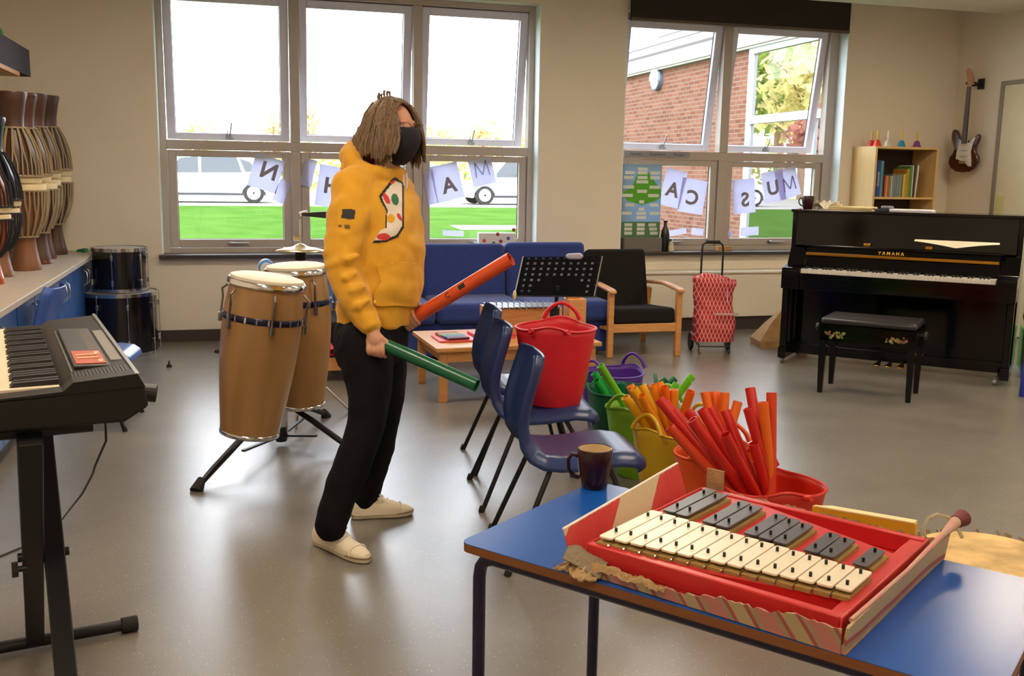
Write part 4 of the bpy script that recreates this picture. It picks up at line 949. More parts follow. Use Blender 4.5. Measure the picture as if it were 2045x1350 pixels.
p = onz(440, 703); tag(B().cyl((p.x, p.y, 0), (p.x, p.y, .018), .05, .04, n=14).build('rubber_disc', darkrub), 'flat dark rubber disc on the floor behind the first conga', 'disc')

# ------------------------------------------------------------------ congas on a double stand
cw = [mat('conga_maple', '9c7547', .28, var=.1, vs=6, stretch=(3, 3, .15), coat=.2), None]
cskin = mat('conga_hide', 'e8dfca', .6, var=.06)
bandm = mat('blue_black_band', '1b1c3c', .25, metal=.4)
def conga(label, top_, bot, rtop, rbel, rbot, spin=0):
    ax = (top_-bot).normalized(); L_ = (top_-bot).length
    q = ax.to_track_quat('Z', 'Y') 
    t = thing('conga', label, 'drum', bot, group='congas on the double stand'); t.rotation_euler = q.to_euler()
    pr = [(rbot, 0), (rbot*1.02, .01)] + [(rbot+(rbel-rbot)*math.sin(PI/2*min(1, u/.72))**1.1 if u < .72 else rbel-(rbel-rtop*.95)*((u-.72)/.28)**1.7, u*L_) for u in [i/16 for i in range(1, 17)]]
    B().lathe(pr, 40).build('shell', cw[0], t, smooth=True)
    B().lathe([(rbot+.004, .002), (rbot+.006, .022)], 40, caps=False).build('bottom_ring', chrome, t, smooth=True, solid=.003)
    zb = .76*L_; rb = rbel*.99
    B().lathe([(rb+.004, zb-.014), (rb+.006, zb-.01), (rb+.005, zb+.012), (rb+.002, zb+.016)], 40, caps=False).build('side_band', bandm, t, smooth=True)
    g = B()
    for i in range(22): g.cbox((rb+.006, 0, zb+.001), (.003, .008, .026), M.Rotation(2*PI*i/22, 4, 'Z'))
    g.build('band_studs', chrome, t)
    B().lathe([(rtop+.006, L_-.034), (rtop+.011, L_-.03), (rtop+.012, L_-.01), (rtop+.006, L_-.004), (rtop-.002, L_-.008)], 40, caps=False).build('rim', chrome, t, smooth=True)
    B().lathe([(rtop+.002, L_-.02), (rtop-.002, L_+.008), (rtop-.03, L_+.016), (.001, L_+.018)], 40, caps=False).build('drum_head', cskin, t, smooth=True)
    for i in range(6):
        a = spin+2*PI*i/6; c, s = math.cos(a), math.sin(a)
        g = B().tube([((rtop+.012)*c, (rtop+.012)*s, L_-.05), ((rtop+.04)*c, (rtop+.04)*s, L_-.075), ((rb+.02)*c, (rb+.02)*s, L_-.11), ((rb+.022)*c, (rb+.022)*s, zb-.03)], .006, 8)
        g.cyl(((rb+.02)*c, (rb+.02)*s, zb-.05), ((rb+.02)*c, (rb+.02)*s, zb-.01), .011, n=8)
        g.build('tension_lug', mat('aged_chrome', '8a8682', .28, metal=1), t, smooth=True)
    return t
c1t, c1b = at(534, 557, 4.6), at(498, 866, 4.71)
c2t, c2b = at(592, 533, 5.1), at(606, 812, 5.24)
conga('large natural wood conga, the nearer and left one of the pair', c1t, c1b, .168, .182, .135, .35)
cg2 = conga('smaller natural wood conga behind the larger one', c2t, c2b, .152, .166, .108, .9)
csd = (V((c2t.x, c2t.y, 0))-V((c1t.x, c1t.y, 0)))
cs = thing('conga_stand', 'chrome and black tripod stand holding the two congas', 'stand', onz(562, 888))
S0 = cs.location
def lc(p): return V(p)-S0
B().cyl((0, 0, .03), (0, 0, .58), .02).cyl((.03, 0, .03), (.03, 0, .3), .008).build('post', chrome, cs, smooth=True)
B().cyl((0, 0, .02), (0, 0, .1), .03).build('collar', black, cs, bev=.004); B().cyl((0, 0, .2), (0, 0, .26), .032).build('collar', black, cs, bev=.004)
fA, fB = onz(398, 978), onz(705, 908)
fC = V((S0.x+.28, S0.y+.55, 0))
for fp in (fA, fB, fC):
    f_ = lc(fp); kn = V((f_.x*.42, f_.y*.42, .13)) if fp is not fA else V((f_.x*.5, f_.y*.5, .15))
    lg = B().tube([V((f_.x*.12, f_.y*.12, .22)), V((f_.x*.45, f_.y*.45, .155)), V((f_.x*.85, f_.y*.85, .06)), V((f_.x, f_.y, .02))], [.012, .017, .016, .012], 8).build('leg', blackm, cs, smooth=True)
    g = B().bar(V((0, 0, .05)), V((f_.x*.5, f_.y*.5, .075)), .018, .01); g.build('brace', blackm, lg)
    B().cyl(V((f_.x*.97, f_.y*.97, .045)), V((f_.x*1.03, f_.y*1.03, 0.0)), .018, .032, n=10).build('rubber_foot', darkrub, lg)
g = B()
g.tube([lc(V((S0.x, S0.y, .56))), lc(c1b*.35+c1t*.65+V((.06, .12, 0)))], .014, 8).tube([lc(V((S0.x, S0.y, .56))), lc(c2b*.35+c2t*.65+V((-.08, -.06, 0)))], .014, 8)
g.build('cradle_arms', chrome, cs)

# cymbal on a stand with a cowbell on top
cyc = at(600, 496, 5.75)
cy = thing('cymbal_stand', 'tall cymbal stand behind the congas', 'stand', (cyc.x, cyc.y, 0))
ctop = at(605, 437, 5.75).z
g = B().cyl((0, 0, .25), (0, 0, ctop), .006).cyl((0, 0, .1), (0, 0, cyc.z-.05), .011); g.build('rod', chrome, cy, smooth=True)
for a in (.3, 2.4, 4.5): B().tube([(0, 0, .32), (.3*math.cos(a), .3*math.sin(a), .01)], .009, 8).build('leg', chrome, cy)
B().cyl((0, 0, cyc.z-.07), (0, 0, cyc.z-.02), .03).build('felt_holder', darkrub, cy); B().cbox((-.02, 0, cyc.z+.06), (.04, .02, .03), M.Identity(4)).build('wing_nut', chrome, cy, bev=.004)
cm = thing('cymbal', 'brass cymbal lying nearly level on its stand behind the congas', 'cymbal', (cyc.x, cyc.y, cyc.z-.012))
B().lathe([(.14, 0), (.10, .012), (.045, .022), (.032, .03), (.012, .04), (.001, .041)], 40, caps=False).build('bow', mat('cymbal_bronze', 'd8c9a0', .28, metal=.85), cm, smooth=True, solid=.0015)
cw_ = thing('cowbell', 'black cowbell clamped on top of the cymbal stand', 'cowbell', at(603, 428, 5.75), -.2)
B().rings([[V((x, sy*y_, sz*z_)) for sy, sz in ((-1, -1), (1, -1), (1, 1), (-1, 1))] for x, y_, z_ in ((-.0, .018, .008), (.14, .032, .02))]).build('bell_shell', black, cw_, bev=.004)
B().cyl((-.012, 0, 0), (.03, 0, .012), .012).build('clamp', chrome, cw_)
tb = thing('blue_chair_back', 'pale blue chair back with a white disc for its glare, behind the farther conga', 'drum', at(531, 532, 5.6))
B().cyl((0, -.03, 0), (0, .03, 0), .042, n=24).build('shell', mat('sky_blue_plastic', '5f97d8', .35), tb, bev=.006, smooth=True)
B().cyl((0.004, -.045, -.012), (.004, -.031, -.012), .036, n=24).build('glare_disc', white, tb)  # white disc painted in as the glare on the glossy chair back
B().cyl((0, 0, -at(531, 532, 5.6).z), (0, 0, -.03), .012).build('post', blackm, tb)
# ------------------------------------------------------------------ coffee table and what lies on it
CTZ = .36
ct = thing('coffee_table', 'low beech coffee table in front of the blue sofa', 'table', (1.22, 6.06, 0), .04)
B().box((0, 0, CTZ-.03), (1.13, .72, CTZ)).build('tabletop', beechx, ct, bev=.006)
B().box((.05, .04, CTZ-.10), (1.08, .06, CTZ-.03)).box((.05, .66, CTZ-.10), (1.08, .68, CTZ-.03)).box((.05, .06, CTZ-.10), (.07, .66, CTZ-.03)).box((1.06, .06, CTZ-.10), (1.08, .66, CTZ-.03)).build('apron', beechx, ct)
for x in (.03, 1.05):
    for y in (.03, .64): B().box((x, y, 0), (x+.05, y+.05, CTZ-.03)).build('leg', beech, ct, bev=.004)
coral = mat('coral_plastic', 'e0555a', .4)
ty = thing('toy_xylophone', 'pink toy xylophone with rainbow bars on the coffee table', 'xylophone', onz(905, 678, CTZ)+V((0, .0, .001)), .25)
B().rings([[V((x, y, z)) for x, y in ((-.13, -.1), (.12, -.14), (.15, .14), (-.1, .16))] for z in (0, .012)]).build('base', coral, ty, bev=.004)
for i, c in enumerate(('5a2d3a', '3d2a55', '3a4a8a', '3f7a8a', '4c8a4a', 'a8a03a', 'b0602a', 'a0303a')):
    B().box((-.075+.01*i*0+.0, -.11+i*.033, .014), (.075, -.085+i*.033, .03)).build('tone_bar', mat('tone_'+c, c, .35), ty, bev=.003)
ty.rotation_euler = (0, 0, .15)
t2 = thing('pink_toy_tray', 'coral pink plastic tray lying at the right of the toy xylophone', 'tray', onz(975, 672, CTZ)+V((0, 0, .001)), .1)
B().box((-.12, -.12, 0), (.16, .1, .01)).box((-.12, -.12, .01), (-.1, .1, .03)).box((.14, -.12, .01), (.16, .1, .03)).box((-.1, .0, .01), (.14, .02, .025)).build('tray', coral, t2, bev=.004)
# metallophone in its wooden box
mp = thing('metallophone', 'wooden box metallophone with silver upright bars behind the red tub', 'metallophone', onz(1040, 668, CTZ)*0+V((1.66, 6.42, CTZ)), .02)
B().rings([[V((x, y, z)) for x, y in ((0, 0), (.52, .02), (.52, .2), (0, .28))] for z in (0, .19)]).build('resonator_box', beechx, mp, bev=.004)
for i in range(12):
    x = .02+i*.041
    B().box((x, -.02, .198), (x+.034, .27-.006*i, .204), M.Translation((0, 0, 0)) @ M.Rotation(0, 4, 'X')).build('tone_bar', steel, mp, bev=.001)
    B().bar((x+.017, -.012, .19), (x+.017, -.012, .245), .003, .024, (0, 1, 0)).build('bar_end', steel, mp)
bx = thing('beater_box', 'small wooden box holding two thin beaters beside the metallophone', 'box', V((2.245, 6.5, CTZ)))
B().box((0, 0, 0), (.13, .13, .24)).build('block', beechx, bx, bev=.008); B().ell((.05, .06, .245), (.055, .05, .03)).build('felt_ball', mat('amber_felt', 'c07a3a', .9), bx, smooth=True)
for x in (.03, .075): B().cyl((x, .06, .24), (x+.01, .07, .36), .005, n=6).build('beater_stick', cream, bx)

# music stand
c_ = [ony(1045, 513, 5.72), ony(1203, 512, 5.72), ony(1187, 592, 5.60), ony(1028, 590, 5.60)]
ms = thing('music_stand', 'black perforated orchestral music stand behind the red tub', 'music stand', (c_[3].x*.5+c_[2].x*.5+.02, 5.68, 0))
o_ = ms.location
A_, Bq, Cq, Dq = [p-o_ for p in c_]
def dk(u, v, e=0): return (Dq*(1-u)+Cq*u)*(1-v)+(A_*(1-u)+Bq*u)*v+V((0, e, 0))
NU, NVv = 11, 7; g = B()
def quad(u0, v0, u1, v1):
    rs = [[dk(u0, v0, e), dk(u1, v0, e), dk(u1, v1, e), dk(u0, v1, e)] for e in (0, .003)]; g.rings(rs)
skip = set()
for j in range(NVv):
    v0, v1 = j/NVv, (j+1)/NVv; quad(0, v0, 1, v0+.085)
    for i in range(NU):
        u0 = i/NU; hole = not (j < 3 and 2 <= i <= 8 and not (j == 2 and i in (2, 8)))
        quad(u0, v0+.085, u0+(.056 if hole else 1/NU), v1)
quad(0, .985, 1, 1)
g.build('desk', mat('stand_black', '08080a', .9, spec=.1), ms)
B().bar(dk(0, 0, -.02), dk(1, 0, -.02), .03, .004, (0, 0, 1)).build('lip', black, ms)
B().bar(dk(0, 0), dk(0, 1), .006, .012).bar(dk(1, 0), dk(1, 1), .006, .012).build('side_edge', steel, ms)
B().rings([[dk(.08, .12, .008), dk(.96, .1, .008), dk(.95, .93, .01), dk(.07, .95, .01)], [dk(.08, .12, .009), dk(.96, .1, .009), dk(.95, .93, .011), dk(.07, .95, .011)]]).build('far_side_sheet', mat('grey_music_sheet', 'a5a5ad', .8), ms)  # sheet of music on the far side, showing pale through the holes
B().tube([dk(.5, .25, .0)+V((0, -.01, 0)), V((0, -.03, .62)), V((0, 0, .05))], .013, 8).build('pole', black, ms)
B().cyl((0, -.02, .60), (0, -.02, .66), .03).build('knuckle', black, ms)
for a in (.5, 2.6, 4.7): B().tube([(0, 0, .12), (.14*math.cos(a), .14*math.sin(a), .09), (.28*math.cos(a), .28*math.sin(a), .012)], .008, 8).build('leg', black, ms)
B().ell(dk(-.02, .02, -.03), (.012, .012, .03), 8, 6).build('page_clip', cream, ms, smooth=True)
tag(B().rings([[at(x, y, 5.95+.02*k_) for x, y in ((1128, 512), (1133, 506), (1160, 505), (1166, 512), (1160, 518), (1135, 518))] for k_ in (0, 1)]).build('pale_cloth_cap', mat('pale_lilac_cloth', 'a9a3b5', .8), smooth=False, bev=.01), 'small pale cloth on the sofa back, showing just over the music stand', 'cloth')

# ------------------------------------------------------------------ flexible tubs
def tub(name, label, loc, col, r=.19, h=.33, rb=.135, rz=0, grp='round flexible tubs', fold=()):
    m_ = mat('tub_plastic_'+col, col, .42, trl=.22, bump=.03, bs=90)
    t = thing(name, label, 'tub', loc, rz, grp)
    def f(u, v):
        a = 2*PI*u; k = v**.85; rr = rb+(r-rb)*k; zz = h*v + (.022*v**6*max(0, math.cos(2*a))**3)
        fl = .01*math.sin(3*a+1)*v
        return V(((rr+fl)*math.cos(a), (rr+fl)*math.sin(a), zz))
    g = B(); g.grid(f, 56, 14, closeu=True); bmesh.ops.contextual_create(g.bm, geom=[e for e in g.bm.edges if e.is_boundary and max(vv.co.z for vv in e.verts) < .01])
    g.build('tub_wall', m_, t, smooth=True, solid=.004)
    g = B(); g.tube([f(i/56, 1.0) for i in range(56)], .0055, 6, loop=True); g.build('rim', m_, t, smooth=True)
    for s in (1, -1):
        pts = [V((s*(r+.004-.01*math.sin(PI*q)), (q-.5)*.17, h+.012+.075*math.sin(PI*q)**.7)) if s not in fold else V((s*(r+.004-.075*math.sin(PI*q)), (q-.5)*.17, h+.006-.02*math.sin(PI*q))) for q in [i/12 for i in range(13)]]
        g = B(); g.tube(pts, [.012, .01]+[.009]*9+[.01, .012], 8); g.build('handle', m_, t, smooth=True)
    return t
TUBS = dict(
 red=tub('round_tub', 'red flexible tub on the floor holding long red tubes, nearest the glockenspiel', (1.90, 3.16, .002), 'd8301f', rz=1.35, fold=(-1,)),
 orange=tub('round_tub', 'orange flexible tub filled with orange tubes, behind the red one', (1.915, 3.585, .002), 'e8622a', rz=.9, r=.185),
 yellow=tub('round_tub', 'yellow flexible tub filled with yellow tubes', (1.90, 3.99, .002), 'd6b326', rz=.4, r=.185),
 lime=tub('round_tub', 'lime green flexible tub behind the yellow one', (1.93, 4.40, .002), '86c030', rz=.5, r=.185),
 green=tub('round_tub', 'dark green flexible tub between the lime and the purple tubs', (1.965, 4.82, .002), '146645', rz=-.4, r=.185),
 purple=tub('round_tub', 'purple flexible tub at the far end of the row of tubs', (2.10, 5.27, .002), '5a2a9a', rz=.5, r=.185))
seat = V((1.385, 4.185, .434))
tub('round_tub', 'large red flexible tub standing on the seat of the middle chair', seat, 'dc2a38', r=.178, h=.345, rb=.118, rz=1.1, fold=(-1,))
wc = {'red': 'd62a22', 'orangered': 'e04a26', 'orange': 'ee7420', 'amber': 'f09a22', 'yellow': 'ecbb22', 'lime': '7fd22c', 'green': '28b24a', 'darkgreen': '16794e', 'purple': '6a35a0'}
def whack(tk, c, px, py, label, dd=0., r=.0195, base=.10, bz=.03):
    """a hollow percussion tube leaning in its tub: top seen at (px, py)"""
    tc_ = TUBS[tk].location; dep = (tc_+V((0, 0, .45))-CAM).dot(fw)+dd
    top_ = at(px, py, dep); d2 = V((top_.x-tc_.x, top_.y-tc_.y, 0))
    L2 = d2.length; bo_ = V((tc_.x, tc_.y, bz+.004)) - (d2/L2*min(base, L2) if L2 > .02 else V((0, 0, 0)))
    ax = top_-bo_; t = thing('percussion_tube', label, 'tube', bo_, group='percussion tubes in the %s tub' % tk)
    t.rotation_euler = ax.to_track_quat('Z', 'Y').to_euler(); L_ = ax.length; m_ = mat('tube_plastic_'+c, wc[c], .3, trl=.3)
    B().lathe([(r-.002, .001), (r, 0), (r, L_), (r-.002, L_), (r-.002, .001)], 20, caps=False).build('tube_wall', m_, t, smooth=True)
    if L_ > .5: B().rings([[V((x, y, z)) for x, y, z in ((-.009, -r-.0003, L_*.35), (.009, -r-.0003, L_*.35), (.009, -r-.0003, L_*.41), (-.009, -r-.0003, L_*.41))], [V((x, y, z)) for x, y, z in ((-.009, -r+.004, L_*.35), (.009, -r+.004, L_*.35), (.009, -r+.004, L_*.41), (-.009, -r+.004, L_*.41))]]).build('printed_note', black, t)
    return t
for a in (
 ('red', 'red', 1316, 797, 'long red tube, leftmost and topmost of those leaning out of the red tub', .1),
 ('red', 'red', 1327, 803, 'long red tube just right of the leftmost one', .12),
 ('red', 'red', 1344, 818, 'long red tube third from the left of the leaning bunch', .1),
 ('red', 'red', 1374, 820, 'long red tube fourth from the left, its end partly hidden', .12),
 ('red', 'red', 1382, 838, 'long red tube in front of the fourth, with a bright open end', -.02),
 ('red', 'red', 1401, 817, 'long red tube in the middle of the leaning bunch', .05),
 ('red', 'red', 1418, 814, 'long red tube right behind the middle one', .12),
 ('red', 'red', 1448, 868, 'thick red tube nearest the viewer with a bright open end', -.08),
 ('red', 'orangered', 1337, 852, 'short orange red tube lowest on the left of the red tub', .05),
 ('red', 'red', 1448, 820, 'dark red tube end standing up behind the thick near tube', .14),
 ('red', 'red', 1498, 775, 'upright red tube, tallest above the red tub', .12),
 ('red', 'red', 1494, 815, 'dark red tube leaning right under the tallest red one', .0),
 ('red', 'orangered', 1541, 784, 'orange red tube farthest right, leaning right', .04),
 ('red', 'orange', 1524, 803, 'orange tube leaning right beside the farthest right one', .0),
 ('red', 'red', 1505, 885, 'short red tube lying across the back of the red tub', -.02),
 ('orange', 'orange', 1408, 783, 'orange tube, left of the upright trio in the orange tub', .06),
 ('orange', 'orange', 1428, 783, 'orange tube in the middle of the upright trio', .1),
 ('orange', 'orange', 1448, 784, 'orange tube, right of the upright trio in the orange tub', .05),
 ('orange', 'orange', 1474, 802, 'shorter orange tube standing right of the upright trio', .05),
 ('yellow', 'yellow', 1249, 793, 'yellow tube, leftmost and lowest in the yellow tub', -.06),
 ('yellow', 'amber', 1258, 770, 'amber tube end behind the leftmost yellow tube', .02),
 ('yellow', 'yellow', 1266, 776, 'yellow tube second from the left in the yellow tub', -.02),
 ('yellow', 'yellow', 1282, 769, 'yellow tube standing behind the amber one in front', .08),
 ('yellow', 'amber', 1281, 790, 'amber tube with an open end at the front of the yellow tub', -.1),
 ('yellow', 'amber', 1303, 769, 'amber tube in the middle of the yellow tub', -.02),
 ('yellow', 'amber', 1316, 763, 'amber tube, tallest in the yellow tub', .06),
 ('yellow', 'orange', 1326, 772, 'light orange tube right of the tallest amber one', -.04),
 ('yellow', 'amber', 1346, 778, 'amber tube leaning right in the yellow tub', -.02),
 ('yellow', 'orange', 1380, 781, 'orange tube, rightmost in the yellow tub', -.06),
 ('lime', 'lime', 1199, 730, 'long bright lime tube leaning far left out of the lime tub', -.08),
 ('lime', 'lime', 1383, 750, 'lime tube leaning far right behind the orange tubes', -.02),
 ('lime', 'lime', 1376, 760, 'pale lime tube just left of the rightmost lime one', -.08),
 ('lime', 'lime', 1352, 766, 'lime tube end showing between the amber and orange tubes', .0),
 ('green', 'green', 1187, 745, 'bright green tube standing at the left of the dark green tub', -.02),
 ('green', 'green', 1190, 760, 'shorter bright green tube in front of the first one', -.08),
 ('green', 'green', 1204, 752, 'bright green tube hidden behind the long lime one', .0),
 ('green', 'darkgreen', 1331, 757, 'dark green tube leaning right beyond the amber tubes', .0),
 ('green', 'darkgreen', 1349, 755, 'dark green tube farthest right of the dark green tub', .0),
 ('green', 'darkgreen', 1240, 765, 'dark green tube in the middle of its tub', .0)):
    whack(*a)
# a short red tube on the low seat behind the congas
p0, p1 = at(643, 672, 6.9), at(664, 704, 6.75); ax = p1-p0
t = thing('percussion_tube', 'short pink red tube lying on the charcoal seat behind the second conga', 'tube', p0); t.rotation_euler = ax.to_track_quat('Z', 'Y').to_euler()
B().lathe([(.025, 0), (.028, 0), (.028, ax.length), (.025, ax.length), (.025, 0)], 20, caps=False).build('tube_wall', mat('tube_pink_red', 'd63a52', .3, trl=.2), t, smooth=True)
# a pair of clear red clips inside the tub on the chair
t = thing('red_clapper', 'small translucent red plastic piece at the bottom of the tub on the chair', 'toy', seat+V((.02, .02, .02)))
B().box((-.012, -.05, 0), (-.004, .05, .16)).box((.004, -.05, 0), (.012, .05, .16)).box((-.012, -.05, .15), (.012, .05, .16)).build('plates', mat('clear_red', 'e0707a', .3, trl=.5), t, bev=.002)

# ------------------------------------------------------------------ blue classroom table
TZ = .65
bt_o = V((.462, 2.037, 0)); tr_ = math.atan2(-.788, .616)
tb_ = thing('classroom_table', 'blue topped school table with a navy tube frame in the foreground', 'table', bt_o, tr_)
TL, TW = 1.09, .567
bluet = mat('blue_laminate', '1450a4', .22, spec=.5, var=.02, bump=.02, bs=900)
navy = mat('navy_tube_enamel', '1a1438', .3)
g = B(); rr = .025
pl = []
for cx, cy, a0 in ((rr, rr, PI), (TL-rr, rr, 1.5*PI), (TL-rr, TW-rr, 0), (rr, TW-rr, .5*PI)):
    for i in range(7): a = a0+PI/2*i/6; pl.append((cx+rr*math.cos(a), cy+rr*math.sin(a)))
B().prism(pl, TZ-.0015, TZ).build('laminate_top', bluet, tb_)
ply = mat('brown_edge_lipping', '7d4a24', .5, var=.1, vs=30, stretch=(1, 1, 12))
B().prism(pl, TZ-.02, TZ-.0015).build('edge_board', ply, tb_)
fz = TZ-.035
for y in (.035, TW-.035):
    pts = [(.03, y, 0), (.03, y, fz-.05), (.034, y, fz-.025), (.045, y, fz-.008), (.07, y, fz), (TL-.07, y, fz), (TL-.045, y, fz-.008), (TL-.034, y, fz-.025), (TL-.03, y, fz-.05), (TL-.03, y, 0)]
    B().tube(pts[4:6], .0145, 12).build('frame_rail', navy, tb_, smooth=True)
    B().tube(pts[:5], .0145, 12).build('leg', navy, tb_, smooth=True); B().tube(pts[5:], .0145, 12).build('leg', navy, tb_, smooth=True)
for x in (.06, TL-.06): B().bar((x, .035, fz), (x, TW-.035, fz), .025, .02).build('cross_rail', navy, tb_)
TM = M.Translation(bt_o) @ M.Rotation(tr_, 4, 'Z')
mp_ = onz(1186, 972, TZ)
mug('plum coloured mug standing on the blue table', mp_+V((0, 0, .0005)), math.radians(168), .104, .0455, .76)

# ------------------------------------------------------------------ glockenspiel in a torn cardboard tray
GO = V((.684, 1.825, TZ+.0005)); gr = math.atan2(-.812, .583)
cbm = mat('corrugated_cardboard', 'a3855c', .85, var=.15, vs=20, bump=.3, bs=120)
prt = mat('printed_box_card', 'b8433a', .65)
def stripes(m_, cols, sc_, dirv, dist=.6, bd='X'):
    n, L, b = nodes(m_); tcn = n.new('ShaderNodeTexCoord'); mp2 = n.new('ShaderNodeMapping'); mp2.inputs['Rotation'].default_value = dirv
    L.new(tcn.outputs['Object'], mp2.inputs[0]); wv = n.new('ShaderNodeTexWave'); wv.inputs['Scale'].default_value = sc_; wv.bands_direction = bd; wv.inputs['Distortion'].default_value = dist; wv.inputs['Detail'].default_value = 2
    L.new(mp2.outputs[0], wv.inputs[0]); r_ = n.new('ShaderNodeValToRGB'); r_.color_ramp.interpolation = 'CONSTANT'
    r_.color_ramp.elements[0].color = lin(cols[0]); r_.color_ramp.elements[1].color = lin(cols[1]); r_.color_ramp.elements[1].position = .3
    for i, c in enumerate(cols[2:]): e = r_.color_ramp.elements.new(.3+.25*(i+1)); e.color = lin(c)
    L.new(wv.outputs['Fac'], r_.inputs[0]); L.new(r_.outputs[0], b.inputs['Base Color'])
stripes(prt, ('c2302a', 'c53a30', 'cdb994'), 1.35, (.85, 0, 0), .25, 'Y')
prt2 = mat('faded_pink_stripe_card', 'bb8899', .7)
stripes(prt2, ('b5756a', '9b8a6c', 'a05048', 'ad9872'), 3.6, (0, .6, 0), .8)
ty_ = thing('cardboard_tray', 'torn red striped cardboard box lid holding the glockenspiel', 'box', GO, gr)
B().box((-.022, -.022, 0), (.548, .53, .003)).build('tray_floor', cbm, ty_)
rj = random.Random(11)
def ragged(path, hfun, thick, lean, m_, name, nseg=70, jag=.004):
    """a thin standing wall along a straight path with a torn upper edge"""
    a, b_ = V(path[0]), V(path[1]); d = (b_-a).normalized(); nrm = V((d.y, -d.x, 0)); g = B(); rs = []
    for i in range(nseg+1):
        u = i/nseg; p = a.lerp(b_, u); h_ = hfun(u)+rj.uniform(-jag, jag); lo = lean*h_
        rs.append([p, p+nrm*thick, p+nrm*(thick+lo)+V((0, 0, h_)), p+nrm*lo+V((0, 0, h_+rj.uniform(-.0015, .0015)))])
    g.rings(rs); return g.build(name, m_, ty_)
ragged(((-.018, .47, .001), (-.018, -.02, .001)), lambda u: .108-.03*u, .004, .35, prt, 'left_wall', jag=.0012)
B().bar((-.021-.108*.35, .47, .110), (-.021-.078*.35, -.02, .080), .006, .003).build('white_fold_edge', mat('white_card_edge', 'd9d3c8', .7), ty_)
ragged(((-.03, -.022, .001), (.54, -.022, .001)), lambda u: .018+.003*math.sin(u*23)+(.028*min(1, max(0, (u-.32)/.5))), .004, .1, prt2, 'front_wall', jag=.0035)
ragged(((.54, -.024, .001), (.546, .55, .001)), lambda u: .05+.012*u, .005, .12, prt2, 'right_wall', jag=.002)
ragged(((.545, .525, .001), (-.01, .52, .001)), lambda u: .045, .003, .05, cbm, 'back_wall')
B().tube([(.545, .0, .055), (.553, .28, .06), (.553, .5, .066), (.556, .60, .072)], [.004, .004, .006, .013], 10).build('rolled_edge', mat('pink_paper_roll', 'b59a80', .7, var=.3, vs=40, col2='c98078'), ty_, smooth=True)
B().cyl((.556, .595, .072), (.562, .625, .075), .014, .019, n=14).build('roll_end', mat('dark_red_end', '6b2a2e', .7), ty_)
g = B(); g.grid(lambda u, v: V((-.045+.10*u, -.06+.05*v+.012*math.sin(u*7), .008+.02*v*math.sin(u*3)+.003*math.sin(u*40)+rj.uniform(-.002, .002))), 24, 8); g.build('torn_flap', cbm, ty_, solid=.004)
g = B(); g.grid(lambda u, v: V((-.03+.09*u-.01*v, -.045+.06*v, .03+.018*math.sin(v*2.6)-.02*u+rj.uniform(-.002, .002))), 16, 8); g.build('torn_corner', mat('grey_cardboard', '84745c', .85, bump=.3, bs=150), ty_, solid=.004)
g = B(); g.grid(lambda u, v: V((.03+.17*u, -.035+.018*v-.006*math.sin(u*16), .018+.016*math.sin(v*3)*(1-u*.5)+rj.uniform(-.0035, .0035))), 40, 6); g.build('frayed_edge', cbm, ty_, solid=.003)
B().box((-.025, .42, .0), (-.005, .47, .02)).build('corner_tab', cbm, ty_); B().box((.0, .512, .0), (.045, .516, .10)).build('upright_tab', cbm, ty_)

gk = thing('glockenspiel', 'red cased glockenspiel with white and dark grey bars in the cardboard tray', 'glockenspiel', GO+V((0, 0, .0035)), gr)
redc = mat('red_case_plastic', 'c4282a', .33, coat=.15)
CH = .052
B().box((0, 0, 0), (.525, .5, .012)).build('case_floor', redc, gk)
pcs = [(0, .02), (.18, .02), (.50, .090), (.50, .02), (.525, .02), (.525, .482), (.495, .482), (.495, .375), (.16, .482), (0, .482)]
B().prism(pcs, .012, CH-.004).build('deck', redc, gk, bev=.003)
B().box((0, 0, .012), (.525, .02, CH)).box((0, .482, .012), (.525, .5, CH)).box((-.006, 0, .0), (.0, .5, CH)).box((.525, 0, .0), (.531, .5, CH)).build('case_rim', redc, gk, bev=.005, smooth=True)
feltm = mat('felt_strip', 'a08248', .95, bump=.3, bs=400); barw = mat('white_enamel_bar', 'e9dcc2', .28, coat=.2); bark = mat('slate_grey_enamel_bar', '4e4d52', .35, coat=.1)
pinm = mat('black_pin', '0e0c0c', .4)
def gbar(u, v0, v1, w_, m_, z=CH+.004):
    sk = .0  # bars are parallel
    pl = []; r_ = .006; h_ = w_/2
    for cx, cy, a0 in ((u-h_+r_, v0+r_, PI), (u+h_-r_, v0+r_, 1.5*PI), (u+h_-r_, v1-r_, 0), (u-h_+r_, v1-r_, .5*PI)):
        for i in range(5): a = a0+PI/2*i/4; pl.append((cx+r_*math.cos(a), cy+r_*math.sin(a)))
    mxs = M.Identity(4)
    o = B().prism(pl, z+.006, z+.0105).build('white_bar' if m_ is barw else 'dark_bar', m_, gk, bev=.0008)
    for q in (.2, .8): B().cyl((u, v0+(v1-v0)*q, z+.008), (u, v0+(v1-v0)*q, z+.019), .0032, n=8).build('pin', pinm, o)
    return o
for i in range(15): gbar(.028+.0335*i, .020+.0048*i, .232-.0022*i, .0305, barw)
for i in (0, 1, 3, 4, 6, 7, 8, 10, 11, 13): gbar(.028+.0335*(i+.5)+(.0), .247-.0022*i, .455-.0098*i, .0295, bark)
g = B()
for i in range(15):   # wood and felt blocks the bars rest on
    u = .028+.0335*i; g.box((u-.0165, .012+.0048*i, CH-.006), (u+.0145, .232-.0022*i, CH+.0035))
g.build('felt_bed', feltm, gk, bev=.001)
g = B()
